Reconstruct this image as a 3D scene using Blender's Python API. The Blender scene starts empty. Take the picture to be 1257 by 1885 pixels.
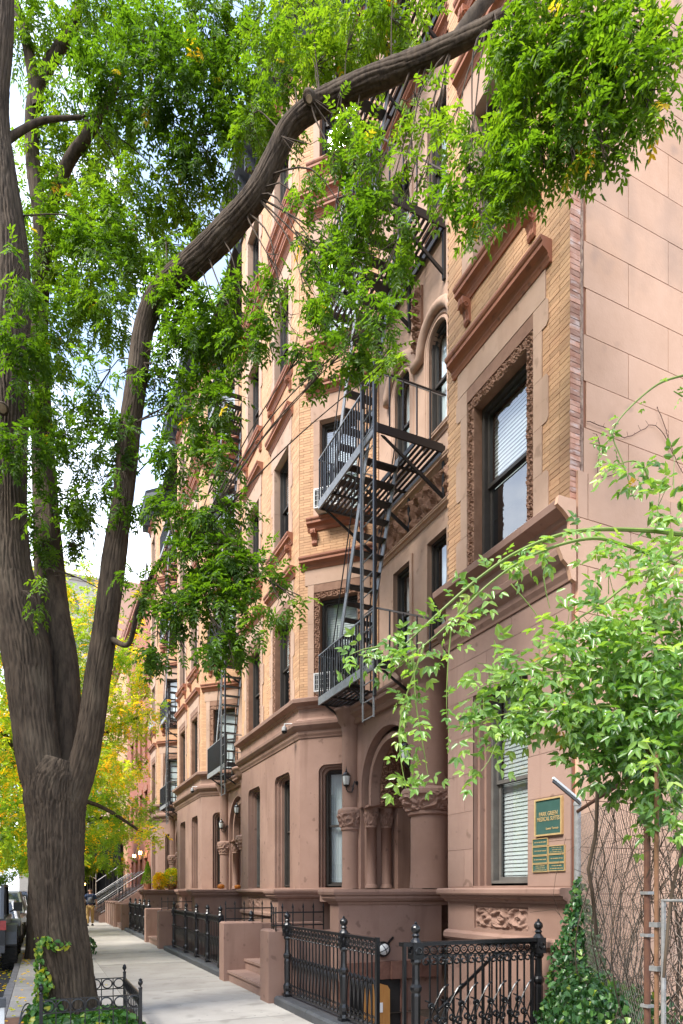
import bpy, math, random
import numpy as np
from mathutils import Vector, Matrix
rad = math.radians
S = bpy.context.scene
COL = S.collection
# ------------------------------------------------------------------ camera
EYE = 1.65
TH = rad(24.35)
cam_d = bpy.data.cameras.new('camera'); cam = bpy.data.objects.new('camera', cam_d); COL.objects.link(cam)
cam.location = (0, 0, EYE); cam.rotation_euler = (rad(90), 0, -TH)
cam_d.sensor_fit = 'AUTO'; cam_d.sensor_width = 36; cam_d.lens = 1222 / 1885 * 36
cam_d.shift_y = (1638 - 942.5) / 1885; cam_d.clip_start = .05; cam_d.clip_end = 3000
S.camera = cam
# ------------------------------------------------------------------ world, sun, exposure
W = bpy.data.worlds.new('World'); S.world = W; W.use_nodes = True
nt = W.node_tree; nt.nodes.clear()
SUN_EL, SUN_AZ = rad(50), rad(255)          # azimuth clockwise from +Y (down the street)
def wn(t, **k):
    n = nt.nodes.new(t)
    for a, b in k.items(): setattr(n, a, b)
    return n
sky = wn('ShaderNodeTexSky', sky_type='NISHITA', sun_disc=False)
sky.sun_elevation = SUN_EL; sky.sun_rotation = SUN_AZ; sky.air_density = 1.0; sky.dust_density = .6; sky.ozone_density = 1.5
tc = wn('ShaderNodeTexCoord'); mp = wn('ShaderNodeMapping'); mp.inputs['Scale'].default_value = (1, 1, 1.6)
nz = wn('ShaderNodeTexNoise'); nz.inputs['Scale'].default_value = 2.6; nz.inputs['Detail'].default_value = 7; nz.inputs['Roughness'].default_value = .58
sep = wn('ShaderNodeSeparateXYZ'); rampz = wn('ShaderNodeMapRange')
rampz.inputs[1].default_value = .78; rampz.inputs[2].default_value = .0; rampz.inputs[3].default_value = 0; rampz.inputs[4].default_value = .30
add = wn('ShaderNodeMath', operation='ADD'); cr = wn('ShaderNodeValToRGB')
cr.color_ramp.elements[0].position = .57; cr.color_ramp.elements[1].position = .74
cr.color_ramp.elements[0].color = (.14, .14, .14, 1)
mix = wn('ShaderNodeMix', data_type='RGBA'); mix.inputs[7].default_value = (6.1, 6.5, 7.1, 1)
bg = wn('ShaderNodeBackground'); bg.inputs['Strength'].default_value = .15
out = wn('ShaderNodeOutputWorld')
L = nt.links.new
L(tc.outputs['Generated'], mp.inputs[0]); L(mp.outputs[0], nz.inputs['Vector']); L(tc.outputs['Generated'], sep.inputs[0])
L(sep.outputs[2], rampz.inputs[0]); L(nz.outputs[0], add.inputs[0]); L(rampz.outputs[0], add.inputs[1]); L(add.outputs[0], cr.inputs[0])
L(cr.outputs[0], mix.inputs[0]); L(sky.outputs[0], mix.inputs[6]); L(mix.outputs[2], bg.inputs[0]); L(bg.outputs[0], out.inputs[0])
sd = bpy.data.lights.new('sun', 'SUN'); sd.energy = 2.1; sd.angle = rad(18); sd.color = (1, .95, .88)
so = bpy.data.objects.new('sun', sd); COL.objects.link(so)
sv = Vector((math.sin(SUN_AZ) * math.cos(SUN_EL), math.cos(SUN_AZ) * math.cos(SUN_EL), math.sin(SUN_EL)))
so.rotation_euler = sv.to_track_quat('Z', 'Y').to_euler(); so.location = (-10, -10, 30)
V = S.view_settings; V.view_transform = 'Standard'; V.look = 'None'; V.gamma = 1; V.use_curve_mapping = False; V.exposure = 1.84
S.render.engine = 'CYCLES'; S.cycles.use_denoising = True; S.cycles.max_bounces = 7; S.cycles.diffuse_bounces = 4
S.cycles.transparent_max_bounces = 12; S.cycles.transmission_bounces = 4; S.cycles.glossy_bounces = 3; S.cycles.caustics_reflective = False; S.cycles.caustics_refractive = False
S.cycles.sample_clamp_indirect = 6
# ------------------------------------------------------------------ helpers
def at(px, py, d):
    """a point of the photograph at depth d, in metres of the world"""
    s_, c_ = math.sin(TH), math.cos(TH); l = (px - 628.5) / 1222
    return Vector((d * (s_ + l * c_), d * (c_ - l * s_), EYE + d * (1638 - py) / 1222))
WL = {}
def tag(o, label=None, cat=None, group=None, kind=None):
    if label: o['label'] = label
    if cat: o['category'] = cat
    if group: o['group'] = group
    if kind: o['kind'] = kind
    return o
def empty(name, loc, label=None, cat=None, group=None):
    o = bpy.data.objects.new(name, None); COL.objects.link(o); o.location = loc; o.empty_display_size = .2
    WL[o] = Vector(loc); return tag(o, label, cat, group)
class MB:
    def __init__(s): s.v = []; s.f = []; s.r = []
    def add(s, vs, fs, r=None):
        b = len(s.v); s.v += [tuple(p) for p in vs]; s.f += [tuple(b + i for i in f) for f in fs]
        s.r += [random.random() if r is None else r] * len(vs); return s
    def box(s, x0, x1, y0, y1, z0, z1, r=None):
        return s.add([(x0, y0, z0), (x1, y0, z0), (x1, y1, z0), (x0, y1, z0), (x0, y0, z1), (x1, y0, z1), (x1, y1, z1), (x0, y1, z1)],
                     [(0, 3, 2, 1), (4, 5, 6, 7), (0, 1, 5, 4), (1, 2, 6, 5), (2, 3, 7, 6), (3, 0, 4, 7)], r)
    def tube(s, pts, rr, n=6, closed=False, cap=True, sq=1.0):
        pts = [Vector(p) for p in pts]; m = len(pts)
        if not isinstance(rr, (list, tuple)): rr = [rr] * m
        vs = []; up = None
        for i, p in enumerate(pts):
            if closed: t = pts[(i + 1) % m] - pts[i - 1]
            else: t = pts[min(i + 1, m - 1)] - pts[max(i - 1, 0)]
            if t.length < 1e-9: t = Vector((0, 0, 1))
            t.normalize()
            if up is None:
                up = Vector((0, 0, 1)) if abs(t.z) < .9 else Vector((1, 0, 0))
            a = up - t * up.dot(t)
            if a.length < 1e-6: a = t.orthogonal()
            a.normalize(); up = a; b = t.cross(a)
            for k in range(n):
                q = 2 * math.pi * (k + .5) / n
                vs.append(p + (a * math.cos(q) + b * math.sin(q) * sq) * rr[i])
        fs = []
        for i in range(m if closed else m - 1):
            j = (i + 1) % m
            for k in range(n): fs.append((i * n + k, i * n + (k + 1) % n, j * n + (k + 1) % n, j * n + k))
        if cap and not closed: fs += [tuple(range(n))[::-1], tuple((m - 1) * n + k for k in range(n))]
        return s.add(vs, fs)
    def bar(s, a, b, r, n=4): return s.tube([a, b], r * 1.2 if n == 4 else r, n)
    def lathe(s, prof, c, n=16, a0=0., a1=2 * math.pi, axis='z'):
        full = abs(a1 - a0 - 2 * math.pi) < 1e-6; m = n if full else n + 1; vs = []
        for (r, h) in prof:
            for k in range(m):
                q = a0 + (a1 - a0) * k / n
                if axis == 'z': vs.append((c[0] + r * math.cos(q), c[1] + r * math.sin(q), c[2] + h))
                elif axis == 'x': vs.append((c[0] + h, c[1] + r * math.cos(q), c[2] + r * math.sin(q)))
                else: vs.append((c[0] + r * math.cos(q), c[1] + h, c[2] + r * math.sin(q)))
        fs = []
        for i in range(len(prof) - 1):
            for k in range(n):
                fs.append((i * m + k, i * m + (k + 1) % m, (i + 1) * m + (k + 1) % m, (i + 1) * m + k))
        return s.add(vs, fs)
    def poly(s, pts): return s.add(pts, [tuple(range(len(pts)))])
    def extr(s, poly, d):
        """closed prism: polygon of 3-D points swept by vector d"""
        n = len(poly); d = Vector(d); p = [Vector(q) for q in poly]
        fs = [tuple(range(n))[::-1], tuple(range(n, 2 * n))] + [(i, (i + 1) % n, n + (i + 1) % n, n + i) for i in range(n)]
        return s.add(p + [q + d for q in p], fs)
    def build(s, name, mat, parent=None, smooth=False, kind=None, label=None, cat=None, group=None):
        if not s.v: return None
        a = np.array(s.v, dtype=np.float32)
        o0 = WL[parent] if parent is not None else Vector(((a[:, 0].min() + a[:, 0].max()) / 2, (a[:, 1].min() + a[:, 1].max()) / 2, a[:, 2].min()))
        o0 = Vector([float(x) for x in o0])
        a = a - np.array(o0, dtype=np.float32)
        me = bpy.data.meshes.new(name); me.from_pydata([tuple(map(float, r)) for r in a], [], s.f)
        at_ = me.attributes.new('rnd', 'FLOAT', 'POINT'); at_.data.foreach_set('value', np.array(s.r, dtype=np.float32))
        if mat: me.materials.append(mat)
        if smooth: me.polygons.foreach_set('use_smooth', [True] * len(me.polygons))
        me.update()
        o = bpy.data.objects.new(name, me); COL.objects.link(o)
        if parent is None: o.location = o0
        else: o.parent = parent
        WL[o] = o0
        return tag(o, label, cat, group, kind)
def inst(src, name, parent, off):
    o = bpy.data.objects.new(name, src.data); COL.objects.link(o); o.parent = parent; o.location = off; WL[o] = WL[parent] + Vector(off); return o
def copy_tree(o, parent=None, off=None):
    c = o.copy(); COL.objects.link(c)
    if parent is not None: c.parent = parent
    elif off is not None: c.location = Vector(o.location) + Vector(off)
    WL[c] = WL[o] + Vector(off or (0, 0, 0))
    for ch in list(CH.get(o, o.children)): copy_tree(ch, c, off)
    return c
CH = {}
class Fr:
    """a wall face: u runs along it, n points out of it"""
    def __init__(s, p0, p1):
        s.o = Vector((p0[0], p0[1], 0)); d = Vector((p1[0] - p0[0], p1[1] - p0[1], 0)); s.L = d.length; s.u = d.normalized(); s.n = Vector((-s.u.y, s.u.x, 0))
    def __call__(s, u, n, z): return s.o + s.u * u + s.n * n + Vector((0, 0, z))
    def box(s, mb, u0, u1, n0, n1, z0, z1, r=None):
        return mb.add([s(u0, n0, z0), s(u1, n0, z0), s(u1, n1, z0), s(u0, n1, z0), s(u0, n0, z1), s(u1, n0, z1), s(u1, n1, z1), s(u0, n1, z1)],
                      [(0, 3, 2, 1), (4, 5, 6, 7), (0, 1, 5, 4), (1, 2, 6, 5), (2, 3, 7, 6), (3, 0, 4, 7)], r)
    def prof(s, mb, u0, u1, pr):
        return mb.extr([s(u0, n, z) for n, z in pr], s.u * (u1 - u0))
def arcpts(u0, u1, z1, r, k=7):
    """top outline of an opening from lower left of its curve to lower right"""
    l = [(u0 + r - r * math.cos(a), z1 - r + r * math.sin(a)) for a in [math.pi / 2 * i / k for i in range(k + 1)]]
    return l + [(u0 + u1 - u, z) for u, z in reversed(l)]
def wallgrid(mb, fr, u0, u1, z0, z1, ops, t=.25, n=0.):
    us = sorted({u0, u1, *[x for o in ops for x in o[:2]]}); zs = sorted({z0, z1, *[x for o in ops for x in o[2:4]]})
    us = [u for u in us if u0 <= u <= u1]; zs = [z for z in zs if z0 <= z <= z1]
    for i in range(len(us) - 1):
        for j in range(len(zs) - 1):
            uc, zc = (us[i] + us[i + 1]) / 2, (zs[j] + zs[j + 1]) / 2
            if any(o[0] < uc < o[1] and o[2] < zc < o[3] for o in ops): continue
            mb.add([fr(us[i], n, zs[j]), fr(us[i + 1], n, zs[j]), fr(us[i + 1], n, zs[j + 1]), fr(us[i], n, zs[j + 1])], [(0, 1, 2, 3)], .5)
    for o in ops:
        a, b, c, d = o[:4]; r = o[4] if len(o) > 4 else 0
        if r:
            ap = arcpts(a, b, d, r); k = len(ap) // 2
            for half, cn in ((ap[:k], (a, d)), (ap[k:], (b, d))):
                for i in range(len(half) - 1):
                    mb.add([fr(cn[0], n, cn[1]), fr(half[i][0], n, half[i][1]), fr(half[i + 1][0], n, half[i + 1][1])], [(0, 1, 2)], .5)
            if b - a > 2 * r + .001: pass
            out_ = [(a, c)] + ap + [(b, c)]
        else: out_ = [(a, c), (a, d), (b, d), (b, c)]
        out_.append(out_[0])
        for p, q in zip(out_, out_[1:]):
            if p == q: continue
            mb.add([fr(p[0], n, p[1]), fr(q[0], n, q[1]), fr(q[0], n - t, q[1]), fr(p[0], n - t, p[1])], [(0, 1, 2, 3)], .5)
    return mb
def sweep(mb, path, prof, closed_ends=True):
    """mouldings that follow a plan path with mitred corners; prof = (out, z)"""
    P = [Vector((p[0], p[1])) for p in path]; m = len(P); k = len(prof); vs = []
    for i in range(m):
        ns = []
        if i > 0: d = (P[i] - P[i - 1]).normalized(); ns.append(Vector((-d.y, d.x)))
        if i < m - 1: d = (P[i + 1] - P[i]).normalized(); ns.append(Vector((-d.y, d.x)))
        nn = ns[0] if len(ns) == 1 else (ns[0] + ns[1]) / (1 + ns[0].dot(ns[1]))
        for (o, z) in prof: vs.append((P[i].x + nn.x * o, P[i].y + nn.y * o, z))
    fs = []
    for i in range(m - 1):
        for j in range(k): fs.append((i * k + j, i * k + (j + 1) % k, (i + 1) * k + (j + 1) % k, (i + 1) * k + j))
    fs += [tuple(range(k)), tuple((m - 1) * k + j for j in range(k))[::-1]]
    return mb.add(vs, fs, .5)
def moulding(z0, z1, proj, inn=-.03, steps=None):
    """a classical profile: cyma over corona over bead"""
    h = z1 - z0
    return [(inn, z0), (proj * .22, z0), (proj * .30, z0 + h * .12), (proj * .38, z0 + h * .20), (proj * .38, z0 + h * .30), (proj * .52, z0 + h * .42), (proj * .78, z0 + h * .52),
            (proj * .84, z0 + h * .54), (proj * .84, z0 + h * .74), (proj * .92, z0 + h * .78), (proj, z0 + h * .88), (proj, z1), (inn, z1)]
def cells(u0, u1, z0, z1, bw, bh, gap, ops, seed=0):
    """courses of bricks or blocks cut round the openings"""
    rn = random.Random(seed); res = []; k = 0; z = z0
    while z < z1 - .01:
        zt = min(z + bh - gap, z1)
        cuts = [(o[0], o[1]) for o in ops if o[2] < (z + zt) / 2 < o[3]]
        u = u0 - (bw * .5 if k % 2 else 0) + 0.
        while u < u1 - .01:
            a, b = max(u, u0), min(u + bw - gap, u1); seg = [(a, b)]
            for c0, c1 in cuts:
                ns = []
                for (p, q) in seg:
                    if q <= c0 or p >= c1: ns.append((p, q))
                    else:
                        if p < c0: ns.append((p, c0))
                        if q > c1: ns.append((c1, q))
                seg = ns
            for (p, q) in seg:
                if q - p > .025: res.append((p, q, z, zt))
            u += bw
        z += bh; k += 1
    return res
# ------------------------------------------------------------------ materials
def pm(name, c1, c2=None, scale=3., rough=.85, bump=.15, bscale=60., attr=0., stain=None, metal=0., spec=.3, detail=6, stretch=None, ramp=(.35, .65), obj_rand=0., coord='Object'):
    m = bpy.data.materials.new(name); m.use_nodes = True; t = m.node_tree; N = t.nodes; p = N['Principled BSDF']; K = t.links.new
    c2 = c2 or tuple(x * .75 for x in c1)
    tcn = N.new('ShaderNodeTexCoord'); mpn = N.new('ShaderNodeMapping'); K(tcn.outputs[coord], mpn.inputs[0])
    if stretch: mpn.inputs['Scale'].default_value = stretch
    n1 = N.new('ShaderNodeTexNoise'); n1.inputs['Scale'].default_value = scale; n1.inputs['Detail'].default_value = detail; n1.inputs['Roughness'].default_value = .65; K(mpn.outputs[0], n1.inputs['Vector'])
    r = N.new('ShaderNodeValToRGB'); r.color_ramp.elements[0].color = (*c1, 1); r.color_ramp.elements[1].color = (*c2, 1); r.color_ramp.elements[0].position = ramp[0]; r.color_ramp.elements[1].position = ramp[1]
    K(n1.outputs[0], r.inputs[0]); col = r.outputs[0]
    if attr:
        an = N.new('ShaderNodeAttribute'); an.attribute_name = 'rnd'; mr = N.new('ShaderNodeMapRange'); mr.inputs[3].default_value = 1 - attr; mr.inputs[4].default_value = 1 + attr; K(an.outputs['Fac'], mr.inputs[0])
        mx = N.new('ShaderNodeMix'); mx.data_type = 'RGBA'; mx.blend_type = 'MULTIPLY'; mx.inputs[0].default_value = 1; K(col, mx.inputs[6])
        cb = N.new('ShaderNodeCombineColor'); [K(mr.outputs[0], cb.inputs[i]) for i in range(3)]; K(cb.outputs[0], mx.inputs[7]); col = mx.outputs[2]
    if stain:
        n3 = N.new('ShaderNodeTexNoise'); n3.inputs['Scale'].default_value = stain[1]; n3.inputs['Detail'].default_value = 4; mp3 = N.new('ShaderNodeMapping'); mp3.inputs['Scale'].default_value = stain[2] if len(stain) > 2 else (1, 1, 1)
        K(tcn.outputs[coord], mp3.inputs[0]); K(mp3.outputs[0], n3.inputs['Vector']); r3 = N.new('ShaderNodeValToRGB'); r3.color_ramp.elements[0].position = .54; r3.color_ramp.elements[1].position = .72; K(n3.outputs[0], r3.inputs[0])
        mx = N.new('ShaderNodeMix'); mx.data_type = 'RGBA'; mm = N.new('ShaderNodeMath'); mm.operation = 'MULTIPLY'; mm.inputs[1].default_value = stain[3] if len(stain) > 3 else .6; K(r3.outputs[0], mm.inputs[0]); K(mm.outputs[0], mx.inputs[0]); K(col, mx.inputs[6]); mx.inputs[7].default_value = (*stain[0], 1); col = mx.outputs[2]
    K(col, p.inputs['Base Color']); p.inputs['Roughness'].default_value = rough; p.inputs['Metallic'].default_value = metal; p.inputs['Specular IOR Level'].default_value = spec
    if bump:
        n2 = N.new('ShaderNodeTexNoise'); n2.inputs['Scale'].default_value = bscale; n2.inputs['Detail'].default_value = 5; K(mpn.outputs[0], n2.inputs['Vector'])
        b = N.new('ShaderNodeBump'); b.inputs['Strength'].default_value = bump; b.inputs['Distance'].default_value = .01; K(n2.outputs[0], b.inputs['Height']); K(b.outputs[0], p.inputs['Normal'])
    return m
def leafmat(name, stops, trans=.45, rough=.45, spec=.35):
    m = bpy.data.materials.new(name); m.use_nodes = True; t = m.node_tree; N = t.nodes; K = t.links.new; p = N['Principled BSDF']; o = N['Material Output']
    an = N.new('ShaderNodeAttribute'); an.attribute_name = 'rnd'; r = N.new('ShaderNodeValToRGB'); e = r.color_ramp.elements
    e[0].position, e[0].color = stops[0][0], (*stops[0][1], 1); e[1].position, e[1].color = stops[-1][0], (*stops[-1][1], 1)
    for q, c in stops[1:-1]: x = e.new(q); x.color = (*c, 1)
    K(an.outputs['Fac'], r.inputs[0]); K(r.outputs[0], p.inputs['Base Color']); p.inputs['Roughness'].default_value = rough; p.inputs['Specular IOR Level'].default_value = spec
    tr = N.new('ShaderNodeBsdfTranslucent'); g = N.new('ShaderNodeMix'); g.data_type = 'RGBA'; g.blend_type = 'MULTIPLY'; g.inputs[0].default_value = 1; g.inputs[7].default_value = (2.0, 1.9, .6, 1); K(r.outputs[0], g.inputs[6]); K(g.outputs[2], tr.inputs[0])
    ms = N.new('ShaderNodeMixShader'); ms.inputs[0].default_value = trans; K(p.outputs[0], ms.inputs[1]); K(tr.outputs[0], ms.inputs[2]); K(ms.outputs[0], o.inputs[0]); return m
def brickmat(name, c1, c2, mort, bw=.3, bh=.057):
    m = pm(name, c1, c2, 2.5, .85, .1, 80); t = m.node_tree; N = t.nodes; K = t.links.new; p = N['Principled BSDF']
    tcn = N.new('ShaderNodeTexCoord'); sp = N.new('ShaderNodeSeparateXYZ'); K(tcn.outputs['Object'], sp.inputs[0]); ad = N.new('ShaderNodeMath'); ad.operation = 'SUBTRACT'; K(sp.outputs[1], ad.inputs[0]); K(sp.outputs[0], ad.inputs[1])
    cb = N.new('ShaderNodeCombineXYZ'); K(ad.outputs[0], cb.inputs[0]); K(sp.outputs[2], cb.inputs[1]); b = N.new('ShaderNodeTexBrick'); K(cb.outputs[0], b.inputs['Vector'])
    b.inputs['Scale'].default_value = 1; b.inputs['Brick Width'].default_value = bw; b.inputs['Row Height'].default_value = bh; b.inputs['Mortar Size'].default_value = .005; b.inputs['Color1'].default_value = (*c1, 1); b.inputs['Color2'].default_value = (*c2, 1); b.inputs['Mortar'].default_value = (*mort, 1)
    K(b.outputs['Color'], p.inputs['Base Color'])
    bp = N.new('ShaderNodeBump'); bp.inputs['Strength'].default_value = .5; bp.inputs['Distance'].default_value = .004; bp.invert = True; K(b.outputs['Fac'], bp.inputs['Height']); K(bp.outputs[0], p.inputs['Normal']); return m
def glassmat(name, tint=(.82, .88, .9), ior=2.2, wave=.004):
    m = bpy.data.materials.new(name); m.use_nodes = True; t = m.node_tree; N = t.nodes; K = t.links.new; N.remove(N['Principled BSDF'])
    tr = N.new('ShaderNodeBsdfTransparent'); tr.inputs[0].default_value = (*tint, 1); gl = N.new('ShaderNodeBsdfGlossy'); gl.inputs['Roughness'].default_value = .02; gl.inputs[0].default_value = (.95, .97, 1, 1)
    fr = N.new('ShaderNodeFresnel'); ge = N.new('ShaderNodeNewGeometry'); m1 = N.new('ShaderNodeMath'); m1.operation = 'MULTIPLY_ADD'; m1.inputs[1].default_value = -2; m1.inputs[2].default_value = 1; K(ge.outputs['Backfacing'], m1.inputs[0]); m2 = N.new('ShaderNodeMath'); m2.operation = 'POWER'; m2.inputs[0].default_value = ior; K(m1.outputs[0], m2.inputs[1]); K(m2.outputs[0], fr.inputs[0]); nzz = N.new('ShaderNodeTexNoise'); nzz.inputs['Scale'].default_value = 1.3; b = N.new('ShaderNodeBump'); b.inputs['Strength'].default_value = wave; b.inputs['Distance'].default_value = .02
    pass
    ms = N.new('ShaderNodeMixShader'); K(fr.outputs[0], ms.inputs[0]); K(tr.outputs[0], ms.inputs[1]); K(gl.outputs[0], ms.inputs[2]); K(ms.outputs[0], N['Material Output'].inputs[0]); return m
def emis(name, c, s):
    m = bpy.data.materials.new(name); m.use_nodes = True; p = m.node_tree.nodes['Principled BSDF']; p.inputs['Emission Color'].default_value = (*c, 1); p.inputs['Emission Strength'].default_value = s; p.inputs['Base Color'].default_value = (*c, 1); return m
Mt = dict(
 brown=pm('brown_painted_stone', (.295, .185, .142), (.235, .142, .107), .9, .85, .2, 60, stain=((.16, .09, .065), 1.7, (2.5, 2.5, .3), .5), attr=.05),
 brownpink=pm('weathered_brown_stone', (.315, .205, .160), (.255, .162, .125), 1.0, .85, .2, 60, stain=((.2, .12, .09), 1.9, (3, 3, .35), .5), attr=.07),
 terra=pm('red_painted_terracotta', (.34, .135, .075), (.28, .11, .06), 2, .65, .1, 70, stain=((.2, .09, .06), 3, (1, 1, .4), .5)),
 stone=pm('pink_buff_stone', (.46, .31, .225), (.39, .255, .18), 1.6, .85, .1, 80, stain=((.26, .15, .1), 1.3, (2, 2, .3), .4), attr=.05),
 brick=pm('buff_orange_brick', (.53, .325, .18), (.45, .255, .14), 2.2, .85, .2, 120, attr=.14),
 brickside=pm('mixed_red_brick', (.42, .2, .13), (.55, .33, .24), 9, .9, .3, 90, attr=.3, stain=((.62, .5, .44), 7, (1, 1, 3), .8)),
 mortar=pm('mortar', (.26, .14, .085), (.2, .11, .07), 8, .95, .3, 60),
 crack=pm('broken_mortar', (.42, .30, .22), (.18, .10, .07), 14, .95, .8, 30),
 stucco=pm('pink_stucco', (.63, .395, .27), (.55, .335, .22), 1.3, .9, .2, 40, stain=((.33, .23, .175), 1.1, (1, 1, .7), .6), attr=.05),
 stuccojoint=pm('stucco_joint', (.33, .155, .09), (.28, .13, .08), 3, .95, .1),
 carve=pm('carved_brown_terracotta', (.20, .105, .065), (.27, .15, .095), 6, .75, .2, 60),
 concrete=pm('sidewalk_concrete', (.43, .40, .35), (.36, .33, .29), 1.4, .9, .25, 130, stain=((.27, .24, .21), 1.6, (1, 1, 1), .55), attr=.13),
 asphalt=pm('asphalt', (.055, .055, .055), (.04, .04, .042), 4, .9, .5, 150),
 curb=pm('granite_curb', (.26, .25, .24), (.17, .16, .16), 12, .85, .3, 60, attr=.1),
 bluestone=pm('dark_painted_curb', (.065, .068, .075), (.045, .047, .05), 5, .6, .2, 50, spec=.5),
 iron=pm('black_painted_iron', (.009, .009, .010), (.006, .006, .007), 20, .30, .12, 90, spec=.5),
 fe=pm('black_fire_escape_paint', (.009, .009, .010), (.013, .012, .012), 9, .5, .15, 90, spec=.5),
 felit=pm('skylit_black_paint', (.25, .25, .248), (.17, .17, .168), 9, .5, .1, 90, spec=.5),  # sky sheen on the black iron, painted in as a lighter grey
 frame=pm('dark_window_frame', (.055, .048, .042), (.04, .035, .03), 6, .5, .05),
 framegrey=pm('grey_window_frame', (.15, .14, .125), (.11, .10, .09), 6, .55, .05),
 glass=glassmat('window_glass'), 
 blind=pm('white_blind', (.72, .72, .68), (.64, .64, .60), 2, .8, .0),
 curtain=pm('pale_net_curtain', (.74, .76, .74), (.64, .67, .65), 1.5, .9, .2, 12, stretch=(6, 6, .4)),
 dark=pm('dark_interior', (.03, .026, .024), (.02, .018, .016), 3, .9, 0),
 door=pm('dark_wood_door', (.07, .035, .02), (.05, .025, .015), 4, .4, .1, 30, stretch=(8, 8, .6)),
 roof=pm('roof_tar', (.06, .06, .06), (.04, .04, .04), 3, .9, .2),
 cornice=pm('dark_metal_cornice', (.055, .06, .07), (.04, .045, .05), 3, .6, .1),
 bark=pm('ridged_bark', (.080, .057, .038), (.030, .021, .014), 9, .95, 1.0, 14, stretch=(2.2, 2.2, .3), ramp=(.40, .66), detail=8, stain=((.13, .10, .068), 2.2, (1.5, 1.5, .8), .5)),
 white=pm('white_metal', (.7, .7, .68), (.6, .6, .58), 6, .45, .05),
 steel=pm('galvanised_steel', (.36, .36, .35), (.24, .24, .23), 14, .5, .1, metal=.5),
 wire=pm('weathered_wire', (.20, .17, .14), (.14, .11, .09), 14, .6, .1, metal=.3),
 rust=pm('rusty_brown_pipe', (.085, .04, .028), (.13, .06, .035), 12, .75, .3, 60),
 rustlight=pm('ochre_rust_pipe', (.20, .11, .055), (.16, .08, .045), 12, .75, .3, 60),
 gold=pm('gilt_brass', (.78, .56, .28), (.66, .45, .2), 12, .35, .05, metal=.5),
 green=pm('green_enamel', (.035, .085, .07), (.045, .10, .085), 8, .35, .02),
 pumpkin=pm('orange_pumpkin', (.75, .24, .03), (.62, .17, .02), 5, .5, .1),
 soil=pm('dark_soil', (.06, .04, .028), (.03, .022, .016), 8, .95, .8, 30),
 wood=pm('varnished_plywood', (.50, .25, .075), (.40, .18, .05), 4, .5, .1, 30, stretch=(6, 6, .5)),
 paper=pm('white_paper', (.8, .8, .8), (.75, .75, .75), 3, .8, 0),
 lampglass=pm('frosted_lamp_glass', (.62, .64, .62), (.5, .52, .5), 9, .25, 0, spec=.6),
)
glass = Mt['glass']
def spots(m, scale, lo, hi, dark, coord='Object'):
    """scattered small dark marks: gum, soot, drips"""
    t = m.node_tree; N = t.nodes; K = t.links.new; p = N['Principled BSDF']; src = p.inputs['Base Color'].links[0].from_socket
    a = N.new('ShaderNodeTexCoord'); n = N.new('ShaderNodeTexNoise'); n.inputs['Scale'].default_value = scale; n.inputs['Detail'].default_value = 1.5; K(a.outputs[coord], n.inputs['Vector'])
    r = N.new('ShaderNodeValToRGB'); r.color_ramp.elements[0].position = lo; r.color_ramp.elements[1].position = hi; r.color_ramp.elements[0].color = (0, 0, 0, 1); r.color_ramp.elements[1].color = (.6, .6, .6, 1); K(n.outputs[0], r.inputs[0])
    x = N.new('ShaderNodeMix'); x.data_type = 'RGBA'; K(r.outputs[0], x.inputs[0]); K(src, x.inputs[6]); x.inputs[7].default_value = (*dark, 1); K(x.outputs[2], p.inputs['Base Color'])
spots(Mt['concrete'], 11, .70, .73, (.16, .15, .135)); spots(Mt['concrete'], 2.3, .62, .70, (.26, .235, .20)); spots(Mt['brown'], 7, .68, .74, (.13, .075, .055)); spots(Mt['brownpink'], 6, .68, .74, (.14, .085, .062)); spots(Mt['stucco'], 2.6, .66, .74, (.36, .24, .18)); spots(Mt['terra'], 9, .64, .72, (.13, .06, .04)); spots(Mt['stone'], 6, .66, .73, (.24, .15, .10))
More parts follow.
